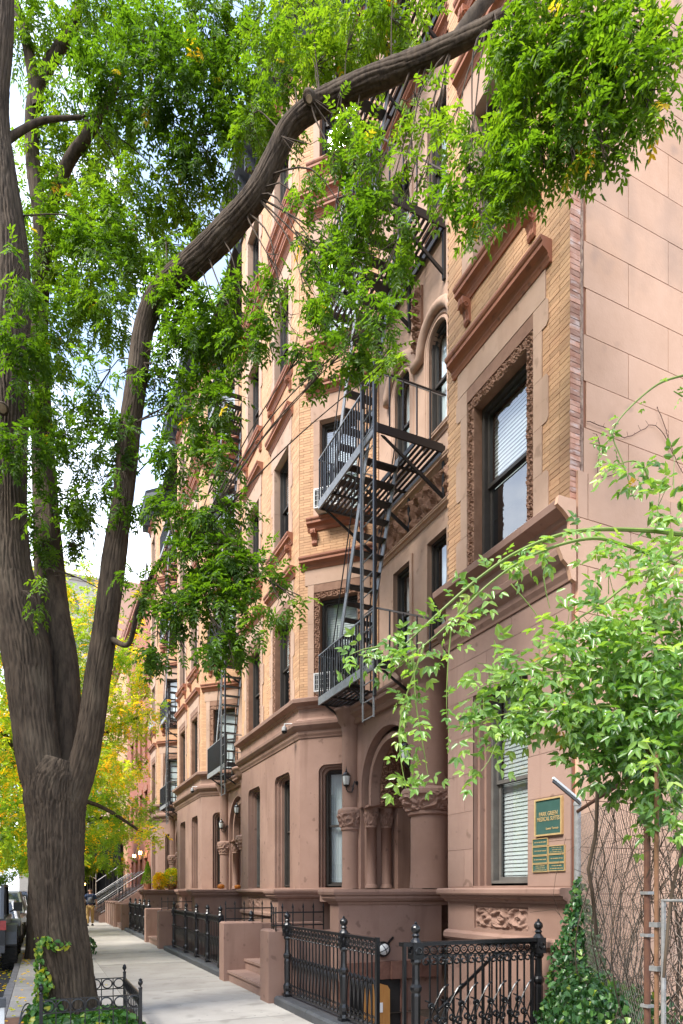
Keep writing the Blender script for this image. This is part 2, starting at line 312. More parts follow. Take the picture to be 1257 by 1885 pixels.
# ================================================================== GROUND
XF, XC = 5.0, 6.25                      # bay front and recess wall
sidewalk_x0, sidewalk_x1 = -.42, 3.32
def gsheet():
    m = MB(); X = [-400, -.55, 3.4, 4.98, 400]; Y = [-300, 5.62, 8.55, 900]
    for i in range(4):
        for j in range(3):
            if i == 2 and j == 1: continue      # the sunken entry to the basement
            z = -.16
            m.add([(X[i], Y[j], z), (X[i + 1], Y[j], z), (X[i + 1], Y[j + 1], z), (X[i], Y[j + 1], z)], [(0, 1, 2, 3)], .5)
    return m.build('ground', Mt['soil'], kind='structure')
gsheet()
MB().add([(-9.2, -60, -.15), (-.5, -60, -.15), (-.5, 500, -.15), (-9.2, 500, -.15)], [(0, 1, 2, 3)], .5).build('road', Mt['asphalt'], kind='structure')
def sidewalk():
    R = empty('sidewalk', (1.4, 12, 0)); tag(R, kind='structure')
    b = MB(); px0, px1, py0, py1 = -.05, 1.0, 7.75, 9.62
    for a in [(sidewalk_x0, sidewalk_x1, -12, py0), (sidewalk_x0, px0, py0, py1), (px1, sidewalk_x1, py0, py1), (sidewalk_x0, sidewalk_x1, py1, 240)]:
        b.box(a[0], a[1], a[2], a[3], -.14, -.012)
    b.build('bed', Mt['mortar'], R)
    rn = random.Random(3); y = -3.1; k = 0; rest = MB()
    xs_ = [sidewalk_x0, 1.15, sidewalk_x1]
    while y < 120:
        w = 1.42
        for i in range(2):
            x0, x1 = xs_[i], xs_[i + 1]
            segs = [(y + .004, y + w - .004)]
            if i == 0:
                for q in (7.75, 17.5, 27.2, 37):
                    ns = []
                    for (a, c) in segs:
                        if c <= q or a >= q + 1.87: ns.append((a, c)); continue
                        if a < q: ns.append((a, q))
                        if c > q + 1.87: ns.append((q + 1.87, c))
                    segs = ns
            for (a, c) in segs:
                if c - a < .03: continue
                dz = rn.uniform(-.002, .002); m = MB() if y < 34 else rest
                m.add([(x0 + .004, a, -.05), (x1 - .004, a, -.05), (x1 - .004, c, -.05), (x0 + .004, c, -.05), (x0 + .004, a, dz), (x1 - .004, a, dz), (x1 - .004, c, dz + rn.uniform(-.002, .002)), (x0 + .004, c, dz)],
                      [(4, 5, 6, 7), (0, 1, 5, 4), (1, 2, 6, 5), (2, 3, 7, 6), (3, 0, 4, 7)], rn.random())
                if y < 34: m.build('paving_slab', Mt['concrete'], R)
        y += w; k += 1
    rest.build('far_paving', Mt['concrete'], R, kind='stuff')
    return R
sidewalk()
def kerb():
    R = empty('kerb', (-.5, 10, -.15)); tag(R, kind='structure'); rn = random.Random(5); y = -6.; rest = MB()
    while y < 120:
        l = rn.uniform(1.3, 1.9); m = MB() if y < 40 else rest; dx = rn.uniform(-.012, .012)
        m.box(-.53 + dx, -.424, y + .006, y + l, -.3, rn.uniform(-.008, .006), rn.random())
        if y < 40: m.build('kerb_stone', Mt['curb'], R)
        y += l
    rest.build('far_kerb', Mt['curb'], R, kind='stuff')
kerb()
# ================================================================== CARVED RELIEF (real height fields)
def relief(mb, fn, nu, nv, h, cell, seed=0, rows=1):
    """fn(a,b)->(point, normal), a,b in 0..1; scrollwork raised by h"""
    vs = []
    for j in range(nv + 1):
        for i in range(nu + 1):
            a, b = i / nu, j / nv; p, n = fn(a, b)
            ca = a * cell; k = math.floor(ca); x = (ca - k - .5) * 2; y = ((b * rows) % 1. - .5) * 2
            if k % 2: y = -y
            r = math.hypot(x, y); th = math.atan2(y, x)
            v = .5 + .5 * math.cos(7.5 * r - 1. * th + seed)
            v = v * v
            v += .55 * max(0, math.cos(5 * th + 3 * r)) * (1 if r > .75 else .2)
            v += .22 * math.cos(15 * r + 3 * th + seed)
            v += .3 * math.sin(23 * a * cell / 3 + seed) * math.sin(17 * b + 3 * x)
            e = min(1, min(a * cell, (1 - a) * cell, b * 2.5, (1 - b) * 2.5) * 6)
            vs.append(Vector(p) + Vector(n) * (h * max(0, v) * e))
    fs = [(j * (nu + 1) + i, j * (nu + 1) + i + 1, (j + 1) * (nu + 1) + i + 1, (j + 1) * (nu + 1) + i) for j in range(nv) for i in range(nu)]
    return mb.add(vs, fs, .5)
def relief_flat(mb, fr, u0, u1, z0, z1, n, h=.03, cell=None, res=.018, vert=False, seed=0):
    if vert:
        cell = cell or max(2, round((z1 - z0) / (u1 - u0))); return relief(mb, lambda a, b: (fr(u0 + (u1 - u0) * b, n, z0 + (z1 - z0) * a), fr.n), max(8, int((z1 - z0) / res)), max(6, int((u1 - u0) / res)), h, cell, seed)
    cell = cell or max(2, round((u1 - u0) / (z1 - z0))); return relief(mb, lambda a, b: (fr(u0 + (u1 - u0) * a, n, z0 + (z1 - z0) * b), fr.n), max(8, int((u1 - u0) / res)), max(6, int((z1 - z0) / res)), h, cell, seed)
def capital(mb, c, r, z0, z1, seed=0, res=1.):
    """carved round capital"""
    def fn(a, b):
        q = a * 2 * math.pi; rr = r * (1.05 + .42 * math.sin(b * 1.25)); n = Vector((math.cos(q), math.sin(q), 0)); return Vector((c[0], c[1], z0 + (z1 - z0) * b)) + n * rr, n
    relief(mb, fn, int(64 * res), int(14 * res), r * .16, 7, seed)
def column(B, c, r, z0, z1, cap_z=None, base=True, mat=None, flare=False, capr=1.):
    mat = mat or Mt['brown']; m = MB(); pr = []
    if base: pr += [(r * 1.35, z0), (r * 1.35, z0 + r * .3), (r * 1.22, z0 + r * .36), (r * 1.28, z0 + r * .5), (r * 1.2, z0 + r * .65), (r * 1.06, z0 + r * .7)]
    else: pr += [(r * 1.06, z0)]
    top = cap_z[0] if cap_z else z1
    pr += [(r, z0 + r * .85), (r, top - .05)]
    if cap_z: pr += [(r * 1.1, top - .05), (r * 1.16, top - .02), (r * 1.05, top)]
    elif flare: pr = pr[:-1] + [(r, z1 - .42), (r * 1.08, z1 - .38), (r * 1.08, z1 - .34), (r * 1.2, z1 - .3), (r * 1.45, z1 - .24), (r * 1.5, z1 - .18), (r * 1.75, z1 - .08), (r * 1.85, z1 - .05), (r * 1.85, z1), (0, z1)]
    m.lathe(pr, (c[0], c[1], 0), 24)
    o = m.build('column', mat, B, smooth=True)
    if cap_z:
        k = MB(); capital(k, c, r, cap_z[0], cap_z[1], seed=c[1]); k.build('capital', Mt['brown'], o, smooth=False)
        k = MB(); rr = r * 1.5; k.lathe([(r * 1.2, cap_z[1] - .01), (rr, cap_z[1]), (rr, cap_z[1] + .03), (rr * 1.03, cap_z[1] + .04), (rr * 1.03, cap_z[1] + .09), (0, cap_z[1] + .09)], (c[0], c[1], 0), 24); k.build('abacus', mat, o)
    return o
# ================================================================== WINDOWS
BL = ['white', 'half', 'none', 'curtain']
def window(B, fr, a, b, z0, z1, n=-.17, frame='frame', cover='white', top_cover=.5, fw=.05, rtop=0, meet=.52, label=None):
    """double-hung sash window: box frame, two sashes, panes, a blind behind"""
    fm = Mt[frame]; m = MB()
    fr.box(m, a, a + fw, n - .09, n + .04, z0, z1); fr.box(m, b - fw, b, n - .09, n + .04, z0, z1)
    fr.box(m, a + fw, b - fw, n - .09, n + .042, z1 - fw, z1); fr.box(m, a + fw, b - fw, n - .09, n + .06, z0, z0 + fw * .8)
    if rtop:
        ap = arcpts(a, b, z1, rtop, 8); k = len(ap) // 2
        for half, cu in ((ap[:k], a), (ap[k:], b)):
            for p, q in zip(half, half[1:]):
                m.extr([fr(cu, n + .043, z1), fr(p[0], n + .043, p[1]), fr(q[0], n + .043, q[1])], fr.n * -.12)
    w = m.build('window', fm, B, label=label)
    ai, bi, zi0, zi1 = a + fw + .002, b - fw - .002, z0 + fw * .8, z1 - fw; zm = zi0 + (zi1 - zi0) * meet; r = .035
    for (p, q, dn) in ((zi0, zm + r / 2, -.05), (zm - r / 2, zi1, -.01)):
        s = MB(); fr.box(s, ai, ai + r, n + dn - .03, n + dn, p, q); fr.box(s, bi - r, bi, n + dn - .03, n + dn, p, q); fr.box(s, ai + r, bi - r, n + dn - .03, n + dn - .001, p, p + r * 1.3); fr.box(s, ai + r, bi - r, n + dn - .03, n + dn - .001, q - r * 1.1, q)
        s.build('sash', fm, w)
        g = MB(); g.add([fr(ai + r, n + dn - .015, q - r), fr(bi - r, n + dn - .015, q - r), fr(bi - r, n + dn - .015, p + r), fr(ai + r, n + dn - .015, p + r)], [(0, 1, 2, 3)], .5); g.build('pane', glass, w)
    if cover == 'white' or cover == 'half':
        zb = zi0 if cover == 'white' else zi0 + (zi1 - zi0) * (1 - top_cover); s = MB(); k = int((zi1 - zb) / .05); 
        for i in range(k): s.add([fr(ai, n - .13, zi1 - i * .05), fr(bi, n - .13, zi1 - i * .05), fr(bi, n - .115, zi1 - i * .05 - .055), fr(ai, n - .115, zi1 - i * .05 - .055)], [(0, 1, 2, 3)], .5)
        s.build('blind', Mt['blind'], w, kind='stuff')
    elif cover == 'curtain':
        s = MB(); k = 24
        for i in range(k):
            u0, u1 = ai + (bi - ai) * i / k, ai + (bi - ai) * (i + 1) / k; e0, e1 = .02 * math.sin(i * 2.1), .02 * math.sin((i + 1) * 2.1)
            s.add([fr(u0, n - .15 + e0, zi0), fr(u1, n - .15 + e1, zi0), fr(u1, n - .15 + e1, zi1), fr(u0, n - .15 + e0, zi1)], [(0, 1, 2, 3)], .5)
        s.build('curtain', Mt['curtain'], w, smooth=True)
    return w
def scroll_bracket(B, fr, u, z1, h=.28, w=.11, d=.14, mat=None):
    m = MB(); pr = [(0, z1 - h), (.03, z1 - h - .015), (.05, z1 - h + .02), (.045, z1 - h * .72), (.07, z1 - h * .5), (.1, z1 - h * .42), (d * .95, z1 - h * .3), (d, z1 - h * .15), (d * .98, z1), (0, z1)]
    fr.prof(m, u - w / 2, u + w / 2, pr); pr2 = [(n * 1.08 + .003, z) for n, z in pr[1:-1]]; pr2 = [(0.001, z1 - h)] + pr2 + [(.001, z1 - .01)]
    fr.prof(m, u - w * .16, u + w * .16, [(n, min(z, z1 - .012)) for n, z in pr2])
    for q in (-1, 1): m.tube([fr(u + q * (w / 2 + .004), .085, z1 - .1) + (fr.n * math.cos(t) + Vector((0, 0, 1)) * math.sin(t)) * (.045 - .005 * t) for t in [i * .7 for i in range(9)]], .009, 5)
    return m.build('bracket', mat or Mt['terra'], B)
def surround(B, fr, a, b, z0, z1, level, n0=.0, teeth=True, detail=True, sides='both'):
    """stone jambs, lintel, hood and sill of an upper window; opening a..b, z0..z1"""
    st = Mt['stone']; jw, lh = .14, (.62 if level == 2 else .5)
    carved = level == 2
    ji = .13 if carved else 0
    # jamb stones fill the margin of the wall opening
    rn = random.Random(int(a * 100 + level)); parts = []
    zc = z0; k = 0; top = z1 + lh
    while zc < z1 + (.3 if carved else 0) - .02:
        h = .52; zt = min(zc + h, z1 + (.3 if carved else 0)) - .004
        for sgn in (-1, 1):
            x0 = a - ji - jw if sgn < 0 else b + ji; x1 = x0 + jw
            ext = .10 if (k % 2 == 0 and teeth) else 0
            m = MB(); fr.box(m, x0 + .0005, x1 - .0005, -.24 if not carved else -.05, .022, zc, zt, rn.random())
            if ext:
                if sgn < 0: m.extr([fr(x0, .022, zc), fr(x0, .022, zt), fr(x0 - ext + .03, .022, zt), fr(x0 - ext, .022, zt - .04), fr(x0 - ext, .022, zc + .04), fr(x0 - ext + .03, .022, zc)], fr.n * -.03)
                else: m.extr([fr(x1, .022, zc), fr(x1, .022, zt), fr(x1 + ext - .03, .022, zt), fr(x1 + ext, .022, zt - .04), fr(x1 + ext, .022, zc + .04), fr(x1 + ext - .03, .022, zc)], fr.n * -.03)
            parts.append(m)
        zc += h; k += 1
    if detail:
        for m in parts: m.build('jamb_stone', st, B)
    else:
        q = MB(); [q.add(m.v, m.f, m.r[0]) for m in parts]; q.build('jambs', st, B, kind='stuff')
    zl = z1 + (.3 if carved else 0)
    m = MB(); fr.box(m, a - ji - jw - .06, b + ji + jw + .06, -.24 if not carved else -.05, .026, zl, top, .5)
    m.build('lintel', st, B)
    if carved:
        m = MB()
        relief_flat(m, fr, a - ji, a, z0, z1 + .001, .0, .02, vert=True, res=.011 if detail else .04, seed=a)
        relief_flat(m, fr, b, b + ji, z0, z1 + .001, .0, .02, vert=True, res=.011 if detail else .04, seed=b)
        relief_flat(m, fr, a - ji, b + ji, z1, z1 + ji, .0, .02, res=.011 if detail else .04, seed=2)
        for (p, q, r_, s_) in ((a - ji, a, z0, z1), (b, b + ji, z0, z1), (a - ji, b + ji, z1, z1 + ji + .0)): fr.box(m, p + .001, q - .001, -.26, -.001, r_, s_ - .001)
        fr.box(m, a - ji, b + ji, -.26, .02, z1 + ji, zl - .001)
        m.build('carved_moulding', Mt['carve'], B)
    m = MB(); e = .15; pr = moulding(top, top + .24, .17)
    fr.prof(m, a - ji - jw - e, b + ji + jw + e, pr); m.build('hood_moulding', Mt['terra'], B)
    if level > 2:
        m = MB(); fr.prof(m, a - jw - .12, b + jw + .12, moulding(z0 - .24, z0, .15)); m.build('sill', Mt['terra'], B)
        for q in (a - jw + .03, b + jw - .03): scroll_bracket(B, fr, q, z0 - .24)
# ================================================================== BROWNSTONE
LV = {2: (5.68, 7.76), 3: (9.42, 11.48), 4: (13.12, 15.2), 5: (16.85, 18.75)}
def brownstone(ya, r0, r1, yb, near=False, lod=0, label='', covers=None):
    B = empty('brownstone_house', (5.6, (ya + yb) / 2, 0), label, 'house', 'row of brownstone houses')
    xw = XC; yc = (r0 + r1) / 2
    faces = {'fr': Fr((XF, ya), (XF, r0)), 'cr': Fr((XF, r0), (xw, r0 + 1.25)), 'ce': Fr((xw, r0 + 1.25), (xw, r1 - 1.25)), 'cl': Fr((xw, r1 - 1.25), (XF, r1)), 'fl': Fr((XF, r1), (XF, yb))}
    path = [(XF, ya), (XF, r0), (xw, r0 + 1.25), (xw, r1 - 1.25), (XF, r1), (XF, yb)]
    cv = covers or {}
    det = lod == 0
    # --- window openings by face: (u centre, width)
    wu = {'fr': [(r0 - ya) - (1.13 if not near else 1.13)], 'fl': [1.13], 'cl': [faces['cl'].L / 2], 'cr': [faces['cr'].L / 2],
          'ce': [faces['ce'].L / 2 - (.62 if lod == 0 else .55), faces['ce'].L / 2 + (.62 if lod == 0 else .55)]}
    wu['fr'] = [(6.47 - ya) if near else 1.10]; ww = {'fr': 1.0 if near else .98, 'fl': .98, 'cl': .84, 'cr': .84, 'ce': .62}
    brick = Mt['brick'] if det else Mt['brick_far']
    base = MB(); par = MB(); up = {2: MB()}; upper = MB(); upper2 = MB(); cen = MB()
    for k, fr in faces.items():
        Lk = fr.L; vis = k != 'cr'
        # base under the water table
        if k != 'ce':
            ops = []
            if k in ('fr', 'fl'): u = wu[k][0]; ops = [(u - .52, u + .5, 1.17, 1.455)]
            wallgrid(base, fr, 0, Lk, -1.2, 1.5, ops, .03)
            if ops:
                u = wu[k][0]; q = MB(); fr.box(q, u - .53, u + .51, -.08, -.028, 1.16, 1.465); relief_flat(q, fr, u - .50, u + .48, 1.19, 1.435, -.027, .04, cell=3, res=.011 if near else .03); q.build('carved_panel', Mt['brown'], B)
        else: wallgrid(base, fr, 0, Lk, -1.2, 1.5, [], .03)
        # parlour storey
        if k == 'ce': ops = [(Lk / 2 - .8, Lk / 2 + .8, 1.5, 4.4, .25)]
        elif k == 'cr': ops = []
        else: u = wu[k][0]; w = (1.04 if k != 'cl' else .9); ops = [(u - w / 2, u + w / 2, 1.70, 4.27, .16)]
        wallgrid(par, fr, 0, Lk, 1.5, 4.85, ops, .27)
        if k not in ('ce', 'cr'):
            o = ops[0]; mo = MB()     # stepped reveal inside the opening
            for (e, nn) in ((.045, -.07), (.085, -.14)):
                oo = [(o[0] + e, o[1] - e, o[2] - .001, o[3] - e, .15)]
                wallgrid(mo, fr, o[0] + .001, o[1] - .001, o[2], o[3] - .001, oo, .08, n=nn)
            # trim the corners that would stick out of the rounded opening: they sit behind the wall face
            mo.build('reveal_moulding', Mt['brown'], B)
            c = cv.get((k, 1), 'curtain')
            window(B, fr, o[0] + .088, o[1] - .088, 1.73, o[3] - .088, n=-.25, frame='frame' if k != 'fr' else 'framegrey', cover=c, fw=.045, rtop=.10 if det else 0, top_cover=.9)
        # brick storeys
        for lv in (2, 3, 4, 5):
            z0, z1 = LV[lv]; lo = {2: 4.85, 3: 8.62, 4: 12.38, 5: 16.12}[lv]; hi = {2: 8.62, 3: 12.38, 4: 16.12, 5: 19.6}[lv]
            if k == 'cr': wallgrid(upper, fr, 0, Lk, lo, hi, [], .2); continue
            if k == 'ce':
                ops = []; w = ww['ce']
                for u in wu['ce']:
                    zz0 = {2: 6.02, 3: 9.55, 4: 13.3, 5: 17.0}[lv]; zz1 = {2: 7.76, 3: 11.45, 4: 15.25, 5: 18.75}[lv]
                    ops.append((u - w / 2, u + w / 2, zz0, zz1, w / 2 - .001 if lv == 3 else .0))
                wallgrid(cen, fr, 0, Lk, lo, hi, ops, .2)
                for i, o in enumerate(ops):
                    q = MB(); 
                    if lv != 3:
                        for (a_, b_, c_, d_) in ((o[0] - .09, o[0], o[2], o[3] + .09), (o[1], o[1] + .09, o[2], o[3] + .09), (o[0], o[1], o[3], o[3] + .09)): fr.box(q, a_, b_, -.01, .035, c_, d_)
                    else:
                        for e in (.02, .09): q.tube([fr(u_, .0, z_) for u_, z_ in [(o[0] - e, o[2])] + arcpts(o[0] - e, o[1] + e, o[3] + e, w / 2 + e - .001, 9) + [(o[1] + e, o[2])]], .035, 6)
                    fr.prof(q, o[0] - .12, o[1] + .12, moulding(o[2] - .12, o[2], .09)); q.build('window_surround', Mt['stone'], B)
                    window(B, fr, o[0] + .002, o[1] - .002, o[2], o[3] - .002, n=-.10, cover=cv.get((k, lv), 'curtain'), rtop=(w / 2 - .01) if lv == 3 else 0, top_cover=.55, fw=.04)
                continue
            u = wu[k][0]; w = ww[k]; e = .27 if lv == 2 else .14; eh = .62 if lv == 2 else .5
            full = (u - w / 2 - e, u + w / 2 + e, z0, z1 + eh)
            if k == 'fr' and near and lv >= 2: pass
            wallgrid(upper if k == 'fr' else upper2, fr, 0, Lk, lo, hi, [(full[0], full[1], z0, z1 + eh)], .2)
            surround(B, fr, u - w / 2, u + w / 2, z0, z1, lv, detail=(det and lv < 5), teeth=k != 'cl')
            window(B, fr, u - w / 2 + .002, u + w / 2 - .002, z0 + .002, z1 - .002, n=-.16, cover=cv.get((k, lv), 'half'), top_cover=cv.get((k, lv, 't'), .5))
    base.build('base', Mt['brown'], B); par.build('parlour_wall', Mt['brown'], B); cen.build('recess_wall', Mt['stone'], B)
    # belts between the storeys of the recess
    ce = faces['ce']
    for (z, h, c) in ((8.12, .1, 0), (8.86, .14, 0), (16.1, .2, 0)):
        q = MB(); ce.prof(q, .0, ce.L, moulding(z, z + h, .1)); q.build('belt_moulding', Mt['stone'], B)
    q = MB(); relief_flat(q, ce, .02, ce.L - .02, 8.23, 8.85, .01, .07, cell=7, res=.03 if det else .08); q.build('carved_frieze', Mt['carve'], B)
    # hood over the paired arches with a hanging drop
    q = MB(); c = ce.L / 2; s_ = wu['ce'][1] - c; zt = 11.45
    pts = []
    for sg in (-1, 1):
        for i in range(11):
            t = math.pi * (1 - i / 10); pts.append((c + sg * s_ + .52 * math.cos(t), zt - .3 + .52 * math.sin(t)))
    q.tube([ce(a, .05, b) for a, b in pts], .09, 8); q.build('arch_hood', Mt['stone'], B, smooth=True)
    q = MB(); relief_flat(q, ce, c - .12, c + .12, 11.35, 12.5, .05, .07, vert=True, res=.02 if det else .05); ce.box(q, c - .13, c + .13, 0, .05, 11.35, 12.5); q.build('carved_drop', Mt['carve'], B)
    # brick skin
    if det:
        upper.build('mortar_backing', Mt['mortar'], B); upper2.build('mortar_backing', Mt['mortar'], B)
        rest = MB(); n_ind = 0
        for k in ('fr', 'fl', 'cl'):
            fr = faces[k]; u = wu[k][0]; w = ww[k]; ops = []
            for lv in (2, 3, 4, 5):
                z0, z1 = LV[lv]; e = .27 if lv == 2 else .14; eh = .62 if lv == 2 else .5; ops.append((u - w / 2 - e - .003, u + w / 2 + e + .003, z0, z1 + eh))
                ops.append((u - w / 2 - e - .04, u + w / 2 + e + .04, z1 + eh, z1 + eh + .2))
            u0, u1 = .0, fr.L
            if k == 'cl': u1 = fr.L - .004; u0 = .02
            for (p, q_, z, zt) in cells(u0, u1, 5.66, 19.5, .3, .0565, .006, ops, 7):
                if k == 'fr' and z < 8.9 and n_ind < 298:
                    m = MB(); nn = .012 + random.uniform(-.002, .002); fr.box(m, p, q_, -.02, nn, z, zt); m.build('brick', brick, B); n_ind += 1
                else: fr.box(rest, p, q_, -.02, .012 + random.uniform(-.002, .002), z, zt)
        rest.build('brickwork', brick, B, kind='stuff')
    else: upper.build('brick_wall', Mt['brick_far'], B); upper2.build('brick_wall', Mt['brick_far'], B)
    # mouldings that wrap the plan
    y0 = ya + (.0 if not near else .0)
    q = MB(); sweep(q, path, [(-.03, 1.5), (.04, 1.5), (.05, 1.53), (.085, 1.545), (.1, 1.56), (.1, 1.58), (.14, 1.59), (.15, 1.61), (.15, 1.655), (.13, 1.67), (-.03, 1.675)]); q.build('water_table', Mt['brown'], B)
    q = MB(); sweep(q, path[:2] if False else path, [(-.03, 1.0), (.03, 1.0), (.06, 1.03), (.06, 1.09), (.03, 1.12), (-.03, 1.13)]); q.build('base_moulding', Mt['brown'], B)
    for seg in (path[:3], path[3:]):
        q = MB(); sweep(q, seg, [(-.03, 4.85), (.02, 4.85), (.03, 4.88), (.06, 4.93), (.07, 4.99), (.12, 5.03), (.17, 5.09), (.18, 5.15), (.12, 5.17), (.12, 5.2), (.05, 5.24), (.03, 5.27), (.03, 5.46), (.06, 5.48), (.07, 5.52), (.12, 5.54), (.19, 5.57), (.2, 5.64), (.18, 5.66), (-.03, 5.665)]); q.build('parlour_cornice', Mt['brown'], B)
    q = MB(); sweep(q, path, moulding(16.1, 16.32, .16)); q.build('string_course', Mt['terra'], B)
    # roof cornice and roof
    q = MB(); sweep(q, path, [(-.03, 19.3), (.05, 19.3), (.08, 19.45), (.2, 19.7), (.45, 19.85), (.52, 19.9), (.52, 20.1), (.58, 20.2), (-.03, 20.22)]); q.build('cornice', Mt['cornice'], B)
    q = MB(); 
    for y in np.arange(ya + .4, yb - .2, .62):
        if r0 - .2 < y < r1 + .2: continue
        q.box(XF - .42, XF, y, y + .12, 19.4, 19.82)
    q.build('cornice_brackets', Mt['cornice'], B, kind='stuff')
    q = MB(); q.box(XF + .02, 18, ya + .01, yb - .01, 20.0, 20.1); q.build('roof', Mt['roof'], B)
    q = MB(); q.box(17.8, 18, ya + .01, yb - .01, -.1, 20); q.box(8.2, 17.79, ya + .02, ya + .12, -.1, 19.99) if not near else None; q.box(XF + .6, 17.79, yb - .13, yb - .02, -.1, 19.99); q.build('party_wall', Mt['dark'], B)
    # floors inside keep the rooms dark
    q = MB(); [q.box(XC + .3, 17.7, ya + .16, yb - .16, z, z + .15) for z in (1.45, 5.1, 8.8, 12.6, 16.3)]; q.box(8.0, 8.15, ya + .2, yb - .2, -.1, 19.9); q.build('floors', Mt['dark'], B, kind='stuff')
    return B, faces, wu
Mt['brick_far'] = brickmat('far_orange_brick', (.53, .32, .175), (.45, .255, .14), (.34, .2, .12))
HB = []
A_cov = {('fr', 1): 'white', ('fr', 2): 'half', ('fr', 3): 'half', ('cl', 1): 'curtain', ('cl', 2): 'half', ('cl', 3): 'white', ('ce', 2): 'curtain', ('ce', 3): 'curtain', ('fl', 1): 'curtain', ('fl', 2): 'half', ('cl', 4): 'white'}  # front blinds of the two lower storeys are added, standing in for glass reflections
hA, fA, wA = brownstone(5.287, 7.56, 13.2, 15.42, near=True, lod=0, label='nearest brownstone house at the right, with plain pink stucco side wall and carved panel', covers=A_cov)
hB, fB, wB = brownstone(15.42, 17.65, 22.65, 24.87, lod=1, label='second brownstone house from the right, two pumpkins on its stoop ledge', covers={('cl', 2): 'white', ('cl', 3): 'white', ('ce', 2): 'curtain'})
hC, fC, wC = brownstone(24.87, 27.10, 32.10, 34.30, lod=1, label='third brownstone house from the right, yellow flower pots on its stoop', covers={('cl', 2): 'white', ('cl', 3): 'white', ('cl', 1): 'half'})
# ---- ashlar blocks of the near parlour front
fr = fA['fr']; u = wA['fr'][0]
for (p, q, z, zt) in cells(0, fr.L, 1.69, 4.84, .95, .484, .006, [(u - .52, u + .52, 1.70, 4.27)], 2):
    if q - p < .06: continue
    m = MB(); fr.box(m, p, q, -.01, .0035, z, zt, random.random()); m.build('ashlar_block', Mt['brownpink'], hA)
# ---- party wall: corner bricks, broken mortar strip, scored stucco blocks
fs = Fr((18, 5.287), (5.0, 5.287))
m = MB(); fs.box(m, 0, 12.99, -.2, -.012, -1.2, 20.3); m.build('side_wall', Mt['stuccojoint'], hA)
z = 5.66; k = 0; rest = MB()
while z < 20:
    w = .125 + random.uniform(-.008, .006)
    mm = MB() if z < 14 else rest
    fs.box(mm, 13 - w, 13.0 + .0105, -.012, .002 + random.uniform(0, .003), z + .003, z + .0535, random.random())
    if z < 14: mm.build('corner_brick', Mt['brickside'], hA)
    z += .0565; k += 1
rest.build('upper_corner_bricks', Mt['brickside'], hA, kind='stuff')
m = MB(); rn = random.Random(9); n = 260; vs = []
for i in range(n + 1):
    zz = 5.95 + (20.2 - 5.95) * i / n
    e = .012 * math.sin(zz * 3.1) + rn.uniform(-.008, .008)
    for (X, dn) in ((5.118 + rn.uniform(-.006, .004), -.01), (5.135 + e, rn.uniform(.0, .012)), (5.155 + e * .5, rn.uniform(-.004, .01)), (5.176, -.006)): vs.append(fs(18 - X, dn, zz))
m.add(vs, [(i * 4 + j, i * 4 + j + 1, i * 4 + j + 5, i * 4 + j + 4) for i in range(n) for j in range(3)], .5); m.build('broken_mortar_strip', Mt['crack'], hA)
rest = MB(); z = 5.98 - .489 * 3 + .03; z = 6.50 - .489 * 16; k = 0
while z < 20.2:
    X = 5.82 - 1.22 if k % 2 else 6.43 - 2.44
    low = z + .2 < 5.98
    while X < 17.9:
        a, b = max(X, 5.07 if low else 5.178), min(X + 1.22 - .008, 17.98)
        if b - a > .05:
            mm = MB() if X < 8 else rest
            zz = z + .489 - .008
            mm.extr([fs(18 - a, -.012, z), fs(18 - b, -.012, z), fs(18 - b, -.012, zz), fs(18 - a, -.012, zz)], (0, -(.012 + (.03 if low else 0) + random.uniform(0, .0012)), 0)); mm.r[-8:] = [random.random()] * 8
            if X < 8: mm.build('stucco_block', Mt['stucco'], hA)
        X += 1.22
    z += .489; k += 1
rest.build('rear_stucco_blocks', Mt['stucco'], hA, kind='stuff')
# cut end of the parlour cornice on the party wall
m = MB(); pr = [(-.03, 4.83), (.03, 4.85), (.07, 4.98), (.14, 5.03), (.2, 5.15), (.14, 5.2), (.06, 5.27), (.05, 5.46), (.13, 5.53), (.22, 5.58), (.2, 5.67), (-.03, 5.67)]
m.extr([Vector((5 - a, 5.286, b)) for a, b in pr], (0, -.045, 0)); m.build('cornice_end', Mt['stucco'], hA)
